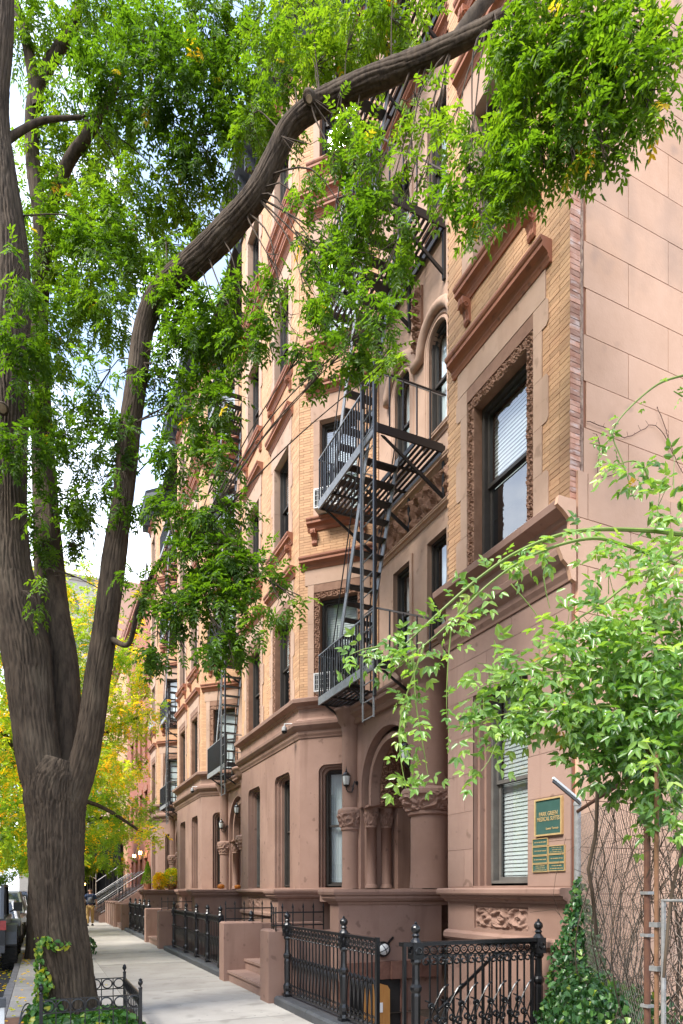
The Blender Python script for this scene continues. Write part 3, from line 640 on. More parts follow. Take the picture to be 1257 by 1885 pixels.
# ================================================================== PORCH AND STOOP
def porch(B, yc, lod):
    br = Mt['brown']; xw = XC
    column(B, (5.55, yc + 1.42), .18, 1.675, 5.18, cap_z=None, base=False, flare=True)
    for (c, r) in (((5.55, yc + 1.42), .18), ((5.58, yc - 1.42), .30)):
        k = MB(); capital(k, c, r * 1.0, 2.86, 3.14, seed=r, res=1 if lod == 0 else .5); k.lathe([(r * 1.0, 2.80), (r * 1.14, 2.82), (r * 1.16, 2.86), (r, 2.89)], (c[0], c[1], 0), 24); k.lathe([(r, 3.12), (r * 1.5, 3.14), (r * 1.5, 3.19), (r * 1.42, 3.22), (r * 1.0, 3.25)], (c[0], c[1], 0), 24); k.build('capital', br, B)
    column(B, (5.58, yc - 1.42), .30, 1.675, 5.18, base=False, flare=True)
    m = MB()
    m.box(5.62, xw + .3, yc - 1.5, yc - 1.13, 1.66, 4.9); m.box(5.62, xw + .3, yc + 1.13, yc + 1.5, 1.66, 4.9)
    af = Fr((5.60, yc - 1.4), (5.60, yc + 1.4)); wallgrid(m, af, 0, 2.8, 3.22, 4.9, [(1.4 - .98, 1.4 + .98, 3.2, 4.55, .979)], .12)
    m.build('porch_wall', br, B)
    # spandrel panel lines and stepped arch rings
    for (e, x0, x1, rr) in ((.0, 5.56, 5.60, 0), (.10, 5.66, 5.74, 0)):
        q = MB(); ro, ri = .98 - e + .0, .98 - e - .10
        if e == 0: ro, ri = 1.06, .985
        vs = []; n = 28
        for i in range(n + 1):
            t = math.pi * i / n
            for r_, X in ((ro, x0), (ri, x0), (ri, x1 + .1), (ro, x1 + .1)): vs.append((X, yc - r_ * math.cos(t), 3.57 + r_ * math.sin(t)))
        q.add(vs, [(i * 4 + j, i * 4 + (j + 1) % 4, (i + 1) * 4 + (j + 1) % 4, (i + 1) * 4 + j) for i in range(n) for j in range(4)])
        for sg in (-1, 1): q.box(x0, x1 + .1, min(yc + sg * ro, yc + sg * ri), max(yc + sg * ro, yc + sg * ri), 3.23, 3.57)
        q.build('arch_ring', br, B)
    q = MB()
    def fn(a, b):
        X = 5.86 + .5 * b
        if a < .12: t = 0; return (X, yc - .80, 3.23 + .34 * a / .12), Vector((0, 1, 0))
        if a > .88: return (X, yc + .80, 3.57 - .34 * (a - .88) / .12), Vector((0, -1, 0))
        t = math.pi * (a - .12) / .76; return (X, yc - .80 * math.cos(t), 3.57 + .80 * math.sin(t)), Vector((0, math.cos(t), -math.sin(t)))
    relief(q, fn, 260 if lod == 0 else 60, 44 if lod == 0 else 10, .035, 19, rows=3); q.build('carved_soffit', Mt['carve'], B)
    q = MB(); ia = Fr((5.86, yc - 1.12), (5.86, yc + 1.12)); wallgrid(q, ia, 0, 2.24, 3.23, 4.88, [(1.12 - .83, 1.12 + .83, 3.2, 4.4, .829)], .1); q.build('inner_arch', br, B)
    for sg in (-1, 1):
        for X in (5.78, 6.10):
            o = column(B, (X, yc + sg * 1.0), .095, 1.68, 3.22, base=True, cap_z=(2.88, 3.13))
        q = MB(); q.box(5.70, 6.3, *sorted((yc + sg * 1.045, yc + sg * 1.128)), 1.68, 3.14); q.box(5.64, 6.34, *sorted((yc + sg * .84, yc + sg * 1.129)), 3.2225, 3.262); q.build('jamb', br, B)
    q = MB(); sweep(q, [(5.58, yc - 1.25), (5.58, yc + 1.25)], moulding(4.86, 5.16, .2)); q.box(5.5, xw + .02, yc - 1.72, yc + 1.72, 5.165, 5.2); q.box(5.575, 5.9, yc - 1.3, yc + 1.3, 4.88, 5.15); q.build('porch_entablature', br, B)
    # landing and doors
    q = MB(); q.box(5.02, 7.2, yc - 1.75, yc + 1.75, 1.42, 1.66); q.build('porch_floor', Mt['brownpink'], B)
    d = MB(); X = xw + .34; d.box(X, X + .05, yc - .79, yc + .79, 1.66, 4.38)
    dd = d.build('door', Mt['door'], B)
    for sg in (-1, 1):
        q = MB(); y0, y1 = sorted((yc + sg * .03, yc + sg * .74)); q.box(X - .05, X - .001, y0, y0 + .12, 1.68, 3.7); q.box(X - .05, X - .001, y1 - .12, y1, 1.68, 3.7); q.box(X - .05, X - .0015, y0 + .12, y1 - .12, 1.68, 1.95); q.box(X - .05, X - .0015, y0 + .12, y1 - .12, 2.5, 2.62); q.box(X - .05, X - .0015, y0 + .12, y1 - .12, 3.58, 3.7); q.build('door_leaf', Mt['door'], dd)
        q = MB(); q.add([(X - .02, y0 + .12, 2.62), (X - .02, y1 - .12, 2.62), (X - .02, y1 - .12, 3.58), (X - .02, y0 + .12, 3.58)], [(0, 1, 2, 3)]); q.build('pane', glass, dd)
        q = MB(); q.lathe([(0, -.06), (.03, -.05), (.03, -.02), (.012, -.01), (.012, .03)], (X - .05, yc + sg * .09, 2.35), 10, axis='x'); q.build('knob', Mt['gold'], dd)
porch(hA, 10.38, 0); porch(hB, 20.15, 1); porch(hC, 29.6, 1)
def stoop(y0, label, near=True):
    """y0: street-side start of the near pier"""
    B = empty('stoop', (4.0, y0 + 1.4, 0), label, 'stoop', 'brownstone stoops')
    br = Mt['brown']; st = Mt['brownpink']
    def pier(a0, a1, b0, b1, zt):
        m = MB(); e = .03
        m.add([(a0 + x, b0 + y, z) for z, q in ((-.2, 0), (zt - e, 0), (zt, e)) for x, y in ((q, q), (a1 - a0 - q, q), (a1 - a0 - q, b1 - b0 - q), (q, b1 - b0 - q))],
              [(0, 1, 5, 4), (1, 2, 6, 5), (2, 3, 7, 6), (3, 0, 4, 7), (4, 5, 9, 8), (5, 6, 10, 9), (6, 7, 11, 10), (7, 4, 8, 11), (8, 9, 10, 11)]); return m.build('pier', br, B)
    pier(3.0, 3.46, y0, y0 + .40, 1.07); pier(3.0, 3.72, y0 + 2.58, y0 + 2.92, 1.07)
    for i in range(4):
        x0 = 3.06 + .31 * i; zt = .2 + .195 * i; m = MB(); m.box(x0 + .03, 5.05, y0 + .402, y0 + 2.578, zt - .26 if i else -.2, zt - .045); m.box(x0, 5.04 - .001 * i, y0 + .401, y0 + 2.579, zt - .045, zt); m.build('step', st, B)
    for (a, b) in ((y0 + .06, y0 + .34), (y0 + 2.62, y0 + 2.9)):
        m = MB(); m.box(3.463 if a < y0 + 1 else 3.723, 4.95, a, b, -1.2, 1.03); m.build('side_wall', br, B)
    # terrace parapets with moulded ledges
    for (x0, p, q) in ((3.77, y0 - .62, y0 - .2), (4.10, y0 + 3.0, y0 + 3.5)):
        m = MB(); m.box(x0 + .1, 5.6, p + .08, q - .03, -1.2, 1.5); sweep(m, [(5.62, q - .03), (x0 + .1, q - .03), (x0 + .1, p + .08), (5.62, p + .08)][::-1], [(-.01, 1.44), (.02, 1.44), (.03, 1.47), (.07, 1.49), (.1, 1.53), (.1, 1.56), (.13, 1.58), (.14, 1.62), (.13, 1.66), (-.01, 1.66)])
        m.box(x0 + .101, 5.61, p + .081, q - .031, 1.5, 1.659); m.build('parapet', br, B)
    return B
sA = stoop(9.19, 'stoop of the nearest house, two steps between square brown piers')
sB = stoop(18.95, 'stoop of the second house, behind the long black railing')
sC = stoop(28.4, 'far stoop beside the sloping stair railings')
# basement entry under the near parapet
E0 = empty('basement_entry', (4.3, 7.4, -1.2), 'sunken basement entry of rough brown stone under the stoop ledge', 'basement entry')
m = MB(); m.add([(3.46, 5.62, -1.15), (4.98, 5.62, -1.15), (4.98, 8.55, -1.15), (3.46, 8.55, -1.15)], [(0, 1, 2, 3)]); m.build('floor', Mt['curb'], E0)
m = MB(); m.box(3.3, 3.41, 5.6, 8.6, -1.2, -.02); m.box(3.41, 4.97, 5.52, 5.62, -1.2, -.02); m.build('retaining_wall', Mt['brown'], E0)
m = MB(); rn = random.Random(4)
for i in range(6):
    x0 = 3.9 + i * .26; m.box(x0, x0 + .252, 8.60 - rn.uniform(.0, .05), 8.66, .34, .60, rn.random())
m.box(3.87, 4.02, 8.6, 8.66, -1.15, .34); m.box(4.86, 4.98, 8.6, 8.66, -1.15, .34)
m.build('rough_lintel', pm('rough_brown_rock', (.2, .1, .07), (.13, .062, .045), 5, .95, 1., 14), E0)
m = MB(); m.box(4.02, 4.86, 8.63, 8.652, -1.15, .34); m.build('doorway', Mt['dark'], E0)  # flat dark panel painting in the shade of the open doorway
for i in range(6):
    m = MB(); m.box(3.42, 4.96, 5.63 + .2 * i, 5.83 + .2 * i, -1.15, -.2 - .18 * i); m.build('step', Mt['brownpink'], E0)
m = MB(); pts = [(4.2, -1.1), (4.62, -1.1), (4.62, .2), (4.58, .26), (4.48, .29), (4.34, .29), (4.24, .26), (4.2, .2)]
m.extr([(x, 8.50, z) for x, z in pts], (0, .03, 0)); ob = m.build('plywood_board', Mt['wood'], label='orange plywood board with white notice leaning in the basement doorway', cat='board')
m = MB(); m.box(4.42, 4.5, 8.492, 8.4985, -.12, .02); WL_ = WL[ob]; m.build('notice', Mt['paper'], ob)
# ================================================================== STREET RAILINGS
def newel(B, x, y, z0=.0, top=1.41, label=None):
    m = MB(); h = top - z0
    m.box(x - .07, x + .07, y - .07, y + .07, z0, z0 + .07); m.box(x - .055, x + .055, y - .055, y + .055, z0 + .07, z0 + .16)
    f = lambda t: h * t
    m.lathe([(.06, f(.11)), (.05, f(.14)), (.062, f(.17)), (.062, f(.20)), (.04, f(.23)), (.045, f(.26)), (.048, f(.45)), (.042, f(.47)), (.058, f(.49)), (.06, f(.51)), (.042, f(.53)), (.038, f(.56)), (.036, f(.66)), (.055, f(.68)), (.05, f(.70))], (x, y, z0), 8)
    m.box(x - .055, x + .055, y - .055, y + .055, z0 + f(.70), z0 + f(.815))
    m.lathe([(.058, f(.815)), (.045, f(.83)), (.028, f(.845)), (.04, f(.86)), (.026, f(.875))], (x, y, z0), 10)
    r = .047; c = f(.875) + r * .85; m.lathe([(.026, f(.872))] + [(r * math.sin(t), c - r * 1.05 * math.cos(t)) for t in [.6 + i * .32 for i in range(7)]] + [(.012, c + r * 1.08), (.016, c + r * 1.3), (0, c + r * 1.62)], (x, y, z0), 12)
    for q in range(4):      # rosettes on the block
        a = q * math.pi / 2; dx, dy = math.cos(a), math.sin(a)
        m.tube([(x + dx * .058 - dy * .033 * math.cos(t), y + dy * .058 + dx * .033 * math.cos(t), z0 + f(.757) + .033 * math.sin(t)) for t in [i * .785 for i in range(8)]], .008, 5, closed=True)
    return m.build('post', Mt['iron'], B, label=label)
def ring(mb, c, u, r, t=.007, n=12, a0=0, a1=2 * math.pi, k=None, spiral=0.):
    full = a1 - a0 > 6.28; k = k or n; pts = []
    for i in range(k + (0 if full else 1)):
        a = a0 + (a1 - a0) * i / k; rr = r * (1 - spiral * i / k); pts.append(Vector(c) + u * (rr * math.cos(a)) + Vector((0, 0, rr * math.sin(a))))
    mb.tube(pts, t, 5, closed=full)
def panel(B, p0, p1, z0=.17, z1=1.14, pitch=.115, ends=True, lod=0, big=False):
    a, b = Vector((*p0, 0)), Vector((*p1, 0)); d = b - a; Ln = d.length; u = d.normalized(); n = max(2, round(Ln / pitch)); st = Ln / n; Z = lambda v, z: v + Vector((0, 0, z)); nn = Vector((-u.y, u.x, 0))
    def rail(z, w, h, nm='rail'):
        m = MB(); m.extr([Z(a, z) + nn * w, Z(a, z) - nn * w, Z(a, z + h) - nn * w, Z(a, z + h) + nn * w], d); m.build(nm, Mt['iron'], B)
    rail(z1 - .03, .026, .03, 'handrail'); rail(z1 - .135, .01, .014); rail(z0, .012, .018)
    if lod == 0: rail(z1 - .012, .018, .02) if False else None
    src = None; base = WL[B]
    if not big or True:
        q = MB(); q.box(-.007, .007, -.007, .007, z0, z1 - .13)
        for i in range(1, n):
            off = a + u * (st * i)
            if src is None:
                m = MB(); m.box(off.x - .007, off.x + .007, off.y - .007, off.y + .007, z0 + .002, z1 - .136)
                if not big: m.lathe([(.007, -.03), (.014, -.015), (.014, .015), (.007, .03)], (off.x, off.y, z0 + .52), 6)
                src = m.build('bar', Mt['iron'], B); o0 = off
            else: inst(src, 'bar', B, off - o0)
    s = MB(); t = .0065 if lod == 0 else .008; k = 10 if lod == 0 else 7
    for i in range(n):
        c = a + u * (st * (i + .5)); ring(s, Z(c, z1 - .078), u, .040, t * 1.25, k)
        ring(s, Z(c, z1 - .078), u, .017, t * .8, 6)
        if lod == 0:      # hanging curls under the second rail
            for sg in (-1, 1): ring(s, Z(c, z1 - .165) + u * (sg * .022), u, .022, .0055, a0=math.pi / 2, a1=math.pi / 2 + sg * -5., k=8, spiral=.5)
    if not big:
        for i in range(n + 1):      # interlacing lancets
            for sg in (-1, 1):
                e = a + u * (st * i); j = i + sg * 2
                if 0 <= j <= n:
                    pts = []
                    for q in range(7):
                        w = q / 6; pts.append(Z(e + u * (sg * st * 1.0 * (1 - math.cos(w * math.pi / 2)) * 1.0), z0 + .12 + .42 * math.sin(w * math.pi / 2)))
                    s.tube(pts, .0105, 4)
        if lod == 0:
            for i in range(n):
                c = a + u * (st * (i + .5))
                for sg in (-1, 1):
                    ring(s, Z(c, z0 + .065) + u * (sg * .027), u, .026, .006, a0=0, a1=5.2 * sg, k=9, spiral=.6); ring(s, Z(c, z0 + .125) + u * (sg * .022), u, .020, .005, a0=0, a1=-5 * sg, k=8, spiral=.6)
    else:
        k_ = 0
        for i in range(0, n - 2, 2):      # large sweeping scrolls
            c = a + u * (st * (i + .2)); pts = [Z(c + u * (q * st * 3.2), z0 + .08 + .52 * (1 - (1 - q) ** 1.7)) for q in [j / 9 for j in range(10)]]
            s.tube(pts, .010, 5); ptm = [Z(c + u * (st * 3.2 - q * st * 3.0), z0 + .06 + .40 * (1 - (1 - q) ** 1.7)) for q in [j / 9 for j in range(10)]]; s.tube(ptm, .008, 5); pts = [Z(c + u * (.05 + q * st * 2.2), z0 + .05 + .33 * (q ** 1.6)) for q in [j / 7 for j in range(8)]]; s.tube(pts, .008, 5)
            for (du, dz, r_, sg) in ((.06, .10, .06, 1), (.16, .13, .055, -1), (.02, .24, .045, 1), (.12, .28, .04, -1), (.05, .40, .035, 1)): ring(s, Z(c + u * (du + .03), z0 + dz), u, r_, .011, a0=0, a1=8.2 * sg, k=16, spiral=.75)
        for i in range(0, n, 2):
            c = a + u * (st * (i + 1)); 
            for sg in (-1, 1): ring(s, Z(c + u * (sg * .04), z1 - .185), u, .045, .010, a0=math.pi / 2, a1=math.pi / 2 - sg * 6, k=12, spiral=.65)
    s.build('scrollwork', Mt['iron'], B, kind='stuff')
def coping(B, x0, x1, y0, y1, n):
    for i in range(n):
        a, b = y0 + (y1 - y0) * i / n, y0 + (y1 - y0) * (i + 1) / n; m = MB()
        m.extr([(x0, a + .004, -.1), (x1, a + .004, -.1), (x1, a + .004, .12), (x0 + .03, a + .004, .12), (x0, a + .004, .09)], (0, b - a - .008, 0)); m.build('coping_stone', Mt['bluestone'], B)
R1 = empty('iron_railing', (3.22, 7.6, 0), 'nearest black iron railing with lancet bars beside the open gate', 'railing', 'ornate iron railings')
coping(R1, 3.06, 3.44, 5.42, 9.12, 3)
newel(R1, 3.22, 9.0); newel(R1, 3.22, 7.05)
panel(R1, (3.22, 8.93), (3.22, 7.12)); panel(R1, (3.22, 6.98), (3.22, 6.22)); m = MB(); m.box(3.2, 3.24, 6.18, 6.22, .12, 1.15); m.build('end_bar', Mt['iron'], R1)
R2 = empty('iron_gate', (4.0, 5.5, 0), 'black wrought iron gate with large scrolls between two posts below the carved panel', 'gate')
newel(R2, 3.27, 5.5); newel(R2, 4.76, 5.5)
panel(R2, (3.34, 5.5), (4.66, 5.5), z0=.12, pitch=.09, big=True); m = MB(); m.box(4.66, 4.69, 5.485, 5.515, .1, 1.0); m.box(3.13, 3.16, 5.485, 5.515, .1, 1.12); m.box(3.11, 4.75, 5.455, 5.545, 1.112, 1.15); m.box(4.1, 4.72, 5.56, 5.60, 1.08, 1.12); m.build('frame', Mt['iron'], R2)
# inner handrail of the basement stair
R3 = empty('stair_handrail', (4.5, 6.4, 0), 'black inner handrail of the basement stairs seen through the gate', 'handrail')
m = MB(); m.tube([(4.6, 5.75, .95), (4.6, 6.0, .95), (4.6, 7.2, .1)], .022, 8); m.build('rail', Mt['iron'], R3)
for i in range(9): m = MB(); y = 5.78 + .15 * i; zt = .95 if y < 6 else .95 - (y - 6) * .708; m.bar((4.6, y, -.6), (4.6, y, zt), .009); m.build('bar', Mt['iron'], R3)
def run2(dy, lab, lod=1):
    R = empty('iron_railing', (3.22, 15.2 + dy, 0), lab, 'railing', 'ornate iron railings')
    coping(R, 3.06, 3.44, 12.35 + dy, 18.6 + dy, 4); ys = [12.9, 14.0, 15.1, 16.3, 17.9]
    for y in ys: newel(R, 3.22, y + dy)
    for a, b in zip(ys, ys[1:]): panel(R, (3.22, a + .07 + dy), (3.22, b - .07 + dy), pitch=.14, lod=1)
    return R
run2(0, 'long black iron railing with five knobbed posts, in front of the second house')
Rc = run2(9.5, 'far black iron railing near the walking man')
def pickets(x0, x1, y, z, lab, cor=0):
    R = empty('picket_rail', (x0, y, z), lab, 'picket rail', 'low picket rails on the stoop walls'); m = MB()
    m.box(x0, x1, y - .006, y + .006, z + .24, z + .262); m.box(x0, x1, y - .006, y + .006, z + .05, z + .07)
    if cor: m.box(x0 - .012, x0, y - cor, y + .006, z + .24, z + .26); m.box(x0 - .012, x0, y - cor, y + .006, z + .05, z + .07)
    m.build('rail', Mt['iron'], R); n = int((x1 - x0) / .16)
    for i in range(n + 1):
        x = x0 + (x1 - x0) * i / n; m = MB(); m.box(x - .008, x + .008, y - .008, y + .008, z - .02, z + .31); m.lathe([(.011, .31), (.018, .335), (0, .4)], (x, y, z), 6); m.build('picket', Mt['iron'], R)
    if cor:
        for i in (1, 2): m = MB(); yy = y - cor * i / 2; m.box(x0 - .014, x0 + .002, yy - .008, yy + .008, z - .02, z + .34); m.build('picket', Mt['iron'], R)
pickets(3.12, 3.95, 9.40, 1.06, 'short black picket rail on the near side wall of the nearest stoop', .2)
pickets(3.08, 3.95, 11.95, 1.06, 'black picket rail on the far pier of the nearest stoop')
pickets(3.1, 3.95, 19.15, 1.06, 'black picket rail on the stoop of the second house')
m = MB()
ball = empty('ball_finial', (3.55, 11.9, 1.07), 'black iron ball finial standing on the far pier of the nearest stoop', 'finial'); m.lathe([(.06, 0), (.06, .02), (.03, .04), (.045, .06), (.03, .08)] + [(.052 * math.sin(t), .13 - .055 * math.cos(t)) for t in [.6 + i * .32 for i in range(7)]] + [(.012, .19), (0, .21)], (3.55, 11.9, 1.07), 12); m.build('knob', Mt['iron'], ball)
# ================================================================== FIRE ESCAPES
def fire_escape():
    X0, X1, Y0, Y1 = 4.90, 6.18, 9.49, 11.92; G, K = Mt['felit'], Mt['fe']
    B = empty('fire_escape', (5.5, 10.7, 5.2), 'black iron fire escape on the nearest house, hanging ladder above the arched door', 'fire escape', 'fire escapes')
    slat = bal = tread = bar2 = None; LVZ = [5.25, 9.05, 12.85, 16.65]
    for li, z in enumerate(LVZ):
        m = MB(); m.box(X0, X0 + .035, Y0, Y1, z - .02, z + .13); m.build('front_beam', G, B)
        m = MB(); m.box(X0 + .036, X1, Y0, Y0 + .03, z - .02, z + .12); m.box(X0 + .036, X1, Y1 - .03, Y1, z - .02, z + .12); m.box(X1, X1 + .04, Y0, Y1, z - .02, z + .1)
        for y in (10.12, 10.72, 11.32): m.box(X0 + .036 if y > 10.6 else 5.66, X1 - .001, y, y + .05, z - .03, z - .005)
        m.box(5.63, 5.66, Y0 + .031, 10.72, z - .03, z + .05)
        m.build('bearer', K, B, kind='stuff')
        x = X0 + .07
        while x < X1 - .03:
            y0 = Y0 + .04 if (x > 5.67) else 10.74
            m = MB(); m.box(x, x + .052, y0, Y1 - .04, z, z + .012); m.build('slat', K, B); x += .093
        # railings
        m = MB(); m.box(X0, X0 + .03, Y0, Y1, z + .93, z + .95); m.box(X0 + .03, X1, Y0, Y0 + .012, z + .92, z + .95); m.box(X0 + .03, X1, Y1 - .012, Y1, z + .92, z + .95); m.build('top_rail', G, B)
        n = 22
        for i in range(n + 1):
            y = Y0 + .02 + (Y1 - Y0 - .04) * i / n
            if bal is None: m = MB(); m.box(X0 + .005, X0 + .027, y - .010, y + .010, z + .131, z + .929); bal = m.build('baluster', K, B); b0 = Vector((0, y, z))
            else: inst(bal, 'baluster', B, Vector((0, y, z)) - b0)
        for (yy, n) in ((Y0 + .006, 5), (Y1 - .006, 9)):
            for i in range(1, n):
                x = X0 + (X1 - X0) * i / n
                inst(bal, 'baluster', B, Vector((x - X0 - .016, yy, z)) - b0)
        for y in (Y0 + .05, 10.7, Y1 - .05):
            m = MB(); m.extr([(X0 + .12, y - .015, z - .03), (X0 + .18, y - .015, z - .03), (6.24, y - .015, z - .72), (6.24, y - .015, z - .8)], (0, .03, 0)); m.box(6.2, 6.245, y - .03, y + .03, z - .85, z - .03)
            m.build('bracket', K, B)
        if li < 3:
            ya, yb_, za, zb = 11.45, 9.95, z + .02, z + 3.82
            for X in (5.0, 5.58):
                m = MB(); m.extr([(X, ya, za), (X, ya + .12, za), (X, yb_ + .12, zb), (X, yb_, zb)], (.02, 0, 0)); m.build('stringer', G, B)
            nt_ = 14
            for i in range(1, nt_ + 1):
                t = i / (nt_ + .6); y, zz = ya + (yb_ - ya) * t, za + (zb - za) * t
                if tread is None: m = MB(); m.box(5.022, 5.578, y - .02, y + .15, zz - .012, zz + .012); tread = m.build('tread', K, B); t0 = Vector((0, y, zz))
                else: inst(tread, 'tread', B, Vector((0, y, zz)) - t0)
            for X in (4.985, 5.615):
                m = MB(); m.tube([(X, ya + .0, za + .9), (X, ya - .06, za + 1.02), (X, yb_ + .1, zb + .55)], .012, 6)
                for t in (.1, .45, .8): y, zz = ya + (yb_ - ya) * t, za + (zb - za) * t; m.bar((X, y + .05, zz), (X, y - .12, zz + .88), .008)
                m.build('handrail', K, B)
    # drop ladder in its guides
    for y in (9.44, 9.9): m = MB(); m.box(4.83, 4.875, y - .025, y + .025, 4.75, 10.1); m.build('ladder_guide', K, B)
    for y in (9.475, 9.865): m = MB(); m.box(4.84, 4.865, y - .01, y + .01, 4.42, 9.6); m.build('ladder_rail', G, B)
    for i in range(18): m = MB(); z = 4.44 + .29 * i; m.bar((4.852, 9.476, z), (4.852, 9.864, z), .01, 6); m.build('rung', G, B)
    for z in (9.96,): m = MB(); m.bar((4.86, 9.44, z), (6.2, 9.44, z), .012); m.build('tie_rod', K, B)
    return B
FE = fire_escape()
CHN = {}
for dy, lb in ((9.45, 'black iron fire escape on the second house'), (18.9, 'farthest black iron fire escape, on the third house')):
    o = copy_tree(FE, None, (0, dy, 0)); o['label'] = lb; 
from mathutils import noise as NZ
# ================================================================== WALL FITTINGS
def ac_unit(fr, u, z, w, h, d, label):
    B = empty('air_conditioner', fr(u, .1, z), label, 'air conditioner', 'window air conditioners'); m = MB()
    fr.box(m, u - w / 2, u + w / 2, -.15, d - .02, z, z + h); m.build('case', Mt['white'], B)
    m = MB(); fr.box(m, u - w / 2, u - w / 2 + .02, d - .02, d, z, z + h); fr.box(m, u + w / 2 - .02, u + w / 2, d - .02, d, z, z + h); fr.box(m, u - w / 2 + .02, u + w / 2 - .02, d - .02, d, z, z + .025); fr.box(m, u - w / 2 + .02, u + w / 2 - .02, d - .02, d, z + h - .025, z + h); m.build('rim', Mt['white'], B)
    m = MB(); fr.box(m, u - w / 2 + .03, u + w / 2 - .03, d - .018, d - .014, z + .03, z + h - .03); m.build('coil', Mt['dark'], B)
    m = MB(); k = int((w - .06) / .035)
    for i in range(k): x = u - w / 2 + .03 + i * .035; fr.box(m, x, x + .008, d - .013, d - .006, z + .026, z + h - .026)
    for j in range(4): zz = z + .05 + (h - .1) * j / 3; fr.box(m, u - w / 2 + .03, u + w / 2 - .03, d - .006, d - .001, zz, zz + .006)
    m.build('grille', Mt['white'], B); return B
ac_unit(fA['cl'], .885 + .13, 5.70, .56, .38, .36, 'white window air conditioner behind the lowest fire escape balcony')
ac_unit(fA['cl'], .885 + .10, 9.44, .60, .40, .38, 'white window air conditioner behind the second fire escape balcony')
ac_unit(fC['fl'], 1.13, 9.46, .5, .34, .2, 'small white air conditioner high on the third house')
def cctv(x, y, z, label):
    B = empty('security_camera', (x, y, z), label, 'camera', 'dome security cameras'); m = MB()
    m.tube([(x + .24, y - .08, z + .13), (x + .1, y, z + .16), (x - .02, y + .03, z + .15), (x - .02, y + .03, z + .09)], .014, 8); m.box(x + .2, x + .26, y - .13, y - .02, z + .06, z + .2); m.build('arm', Mt['white'], B)
    m = MB(); m.lathe([(.03, .1), (.055, .07), (.06, .02), (.06, 0)], (x - .02, y + .03, z), 14); m.build('housing', Mt['steel'], B)
    m = MB(); m.lathe([(.058, 0), (.055, -.03), (.035, -.055), (0, -.065)], (x - .02, y + .03, z), 14); m.build('dome', Mt['iron'], B, smooth=True)
cctv(4.74, 13.35, 5.03, 'white arm and dark dome camera on the corner of the nearest house'); cctv(4.74, 22.8, 5.03, 'dome camera on the corner of the second house')
def lantern(x, y, z, xw, label, lit=False):
    B = empty('wall_lantern', (x, y, z), label, 'lantern', 'carriage lanterns by the arched doors'); m = MB()
    m.lathe([(0, -.17), (.012, -.15), (.006, -.13), (.02, -.115), (.028, -.10), (.05, -.09), (.062, -.07)], (x, y, z), 10); m.lathe([(.085, .1), (.088, .115), (.07, .13), (.045, .17), (.02, .18), (.026, .2), (.012, .21), (.016, .225), (.008, .24), (.004, .28), (0, .3)], (x, y, z), 10)
    for i in range(6): a = i * math.pi / 3; m.tube([(x + r * math.cos(a), y + r * math.sin(a), z + h) for r, h in ((.062, -.07), (.078, .0), (.085, .1))], .004, 4)
    m.build('cage', Mt['iron'], B)
    m = MB(); m.lathe([(.056, -.065), (.07, -.01), (.079, .1)], (x, y, z), 12); m.build('lamp_glass', Mt['lampglass'] if not lit else GLOW, B, smooth=True)
    m = MB(); m.lathe([(.012, -.07), (.012, -.0), (.018, .02), (.016, .05), (0, .065)], (x, y, z), 8); m.build('bulb', Mt['white'] if not lit else GLOW, B)
    m = MB(); m.tube([(x, y, z - .14), (x + .03, y, z - .2), (x + .12, y, z - .2), (x + (xw - x) * .6, y, z - .1), (x + (xw - x) * .75, y, z + .02), (xw - .03, y, z - .02)], .010, 6); m.tube([(x + .14, y, z - .17), (x + .17, y, z - .1), (x + .14, y, z - .07), (x + .11, y, z - .1)], .006, 5)
    m.lathe([(0, -.04), (.04, -.03), (.045, 0)], (xw - .005, y, z - .02), 10, axis='x'); m.build('arm', Mt['iron'], B)
GLOW = emis('warm_lamp_glow', (1, .55, .18), 12)
lantern(5.36, 11.62, 3.74, 5.6, 'left black lantern beside the arched door of the nearest house'); lantern(5.36, 9.35, 3.84, 5.6, 'right black lantern at the nearest arched door, half hidden by the vine')
lantern(5.36, 21.35, 3.74, 5.6, 'left black lantern at the second house'); lantern(5.3, 19.25, 4.0, 5.6, 'right black lantern at the second house')
lantern(4.7, 38.2, 3.5, 5.0, 'left glowing orange lantern down the street', True); lantern(4.7, 35.8, 3.55, 5.0, 'right glowing orange lantern down the street', True)
B = empty('bulkhead_lamp', (4.57, 8.62, .78), 'round caged bulkhead lamp on the dark wall beside the gate', 'wall lamp')
yb_ = 8.65; m = MB(); m.lathe([(.115, .0), (.115, -.05), (.1, -.07), (.085, -.07)], (4.57, yb_, .78), 20, axis='y'); m.build('rim', Mt['iron'], B)
m = MB(); m.lathe([(.088, -.06), (.07, -.085), (.035, -.1), (0, -.105)], (4.57, yb_, .78), 18, axis='y'); m.build('lens', Mt['white'], B, smooth=True)
m = MB()
for a in (0, math.pi / 2): m.tube([(4.57 + r * math.cos(a + .5), yb_ + h, .78 + r * math.sin(a + .5)) for r, h in ((-.09, -.06), (-.05, -.1), (0, -.115), (.05, -.1), (.09, -.06))], .007, 5)
m.bar((4.65, yb_ - .03, .86), (4.74, yb_ - .03, .95), .016); m.build('cage', Mt['iron'], B)
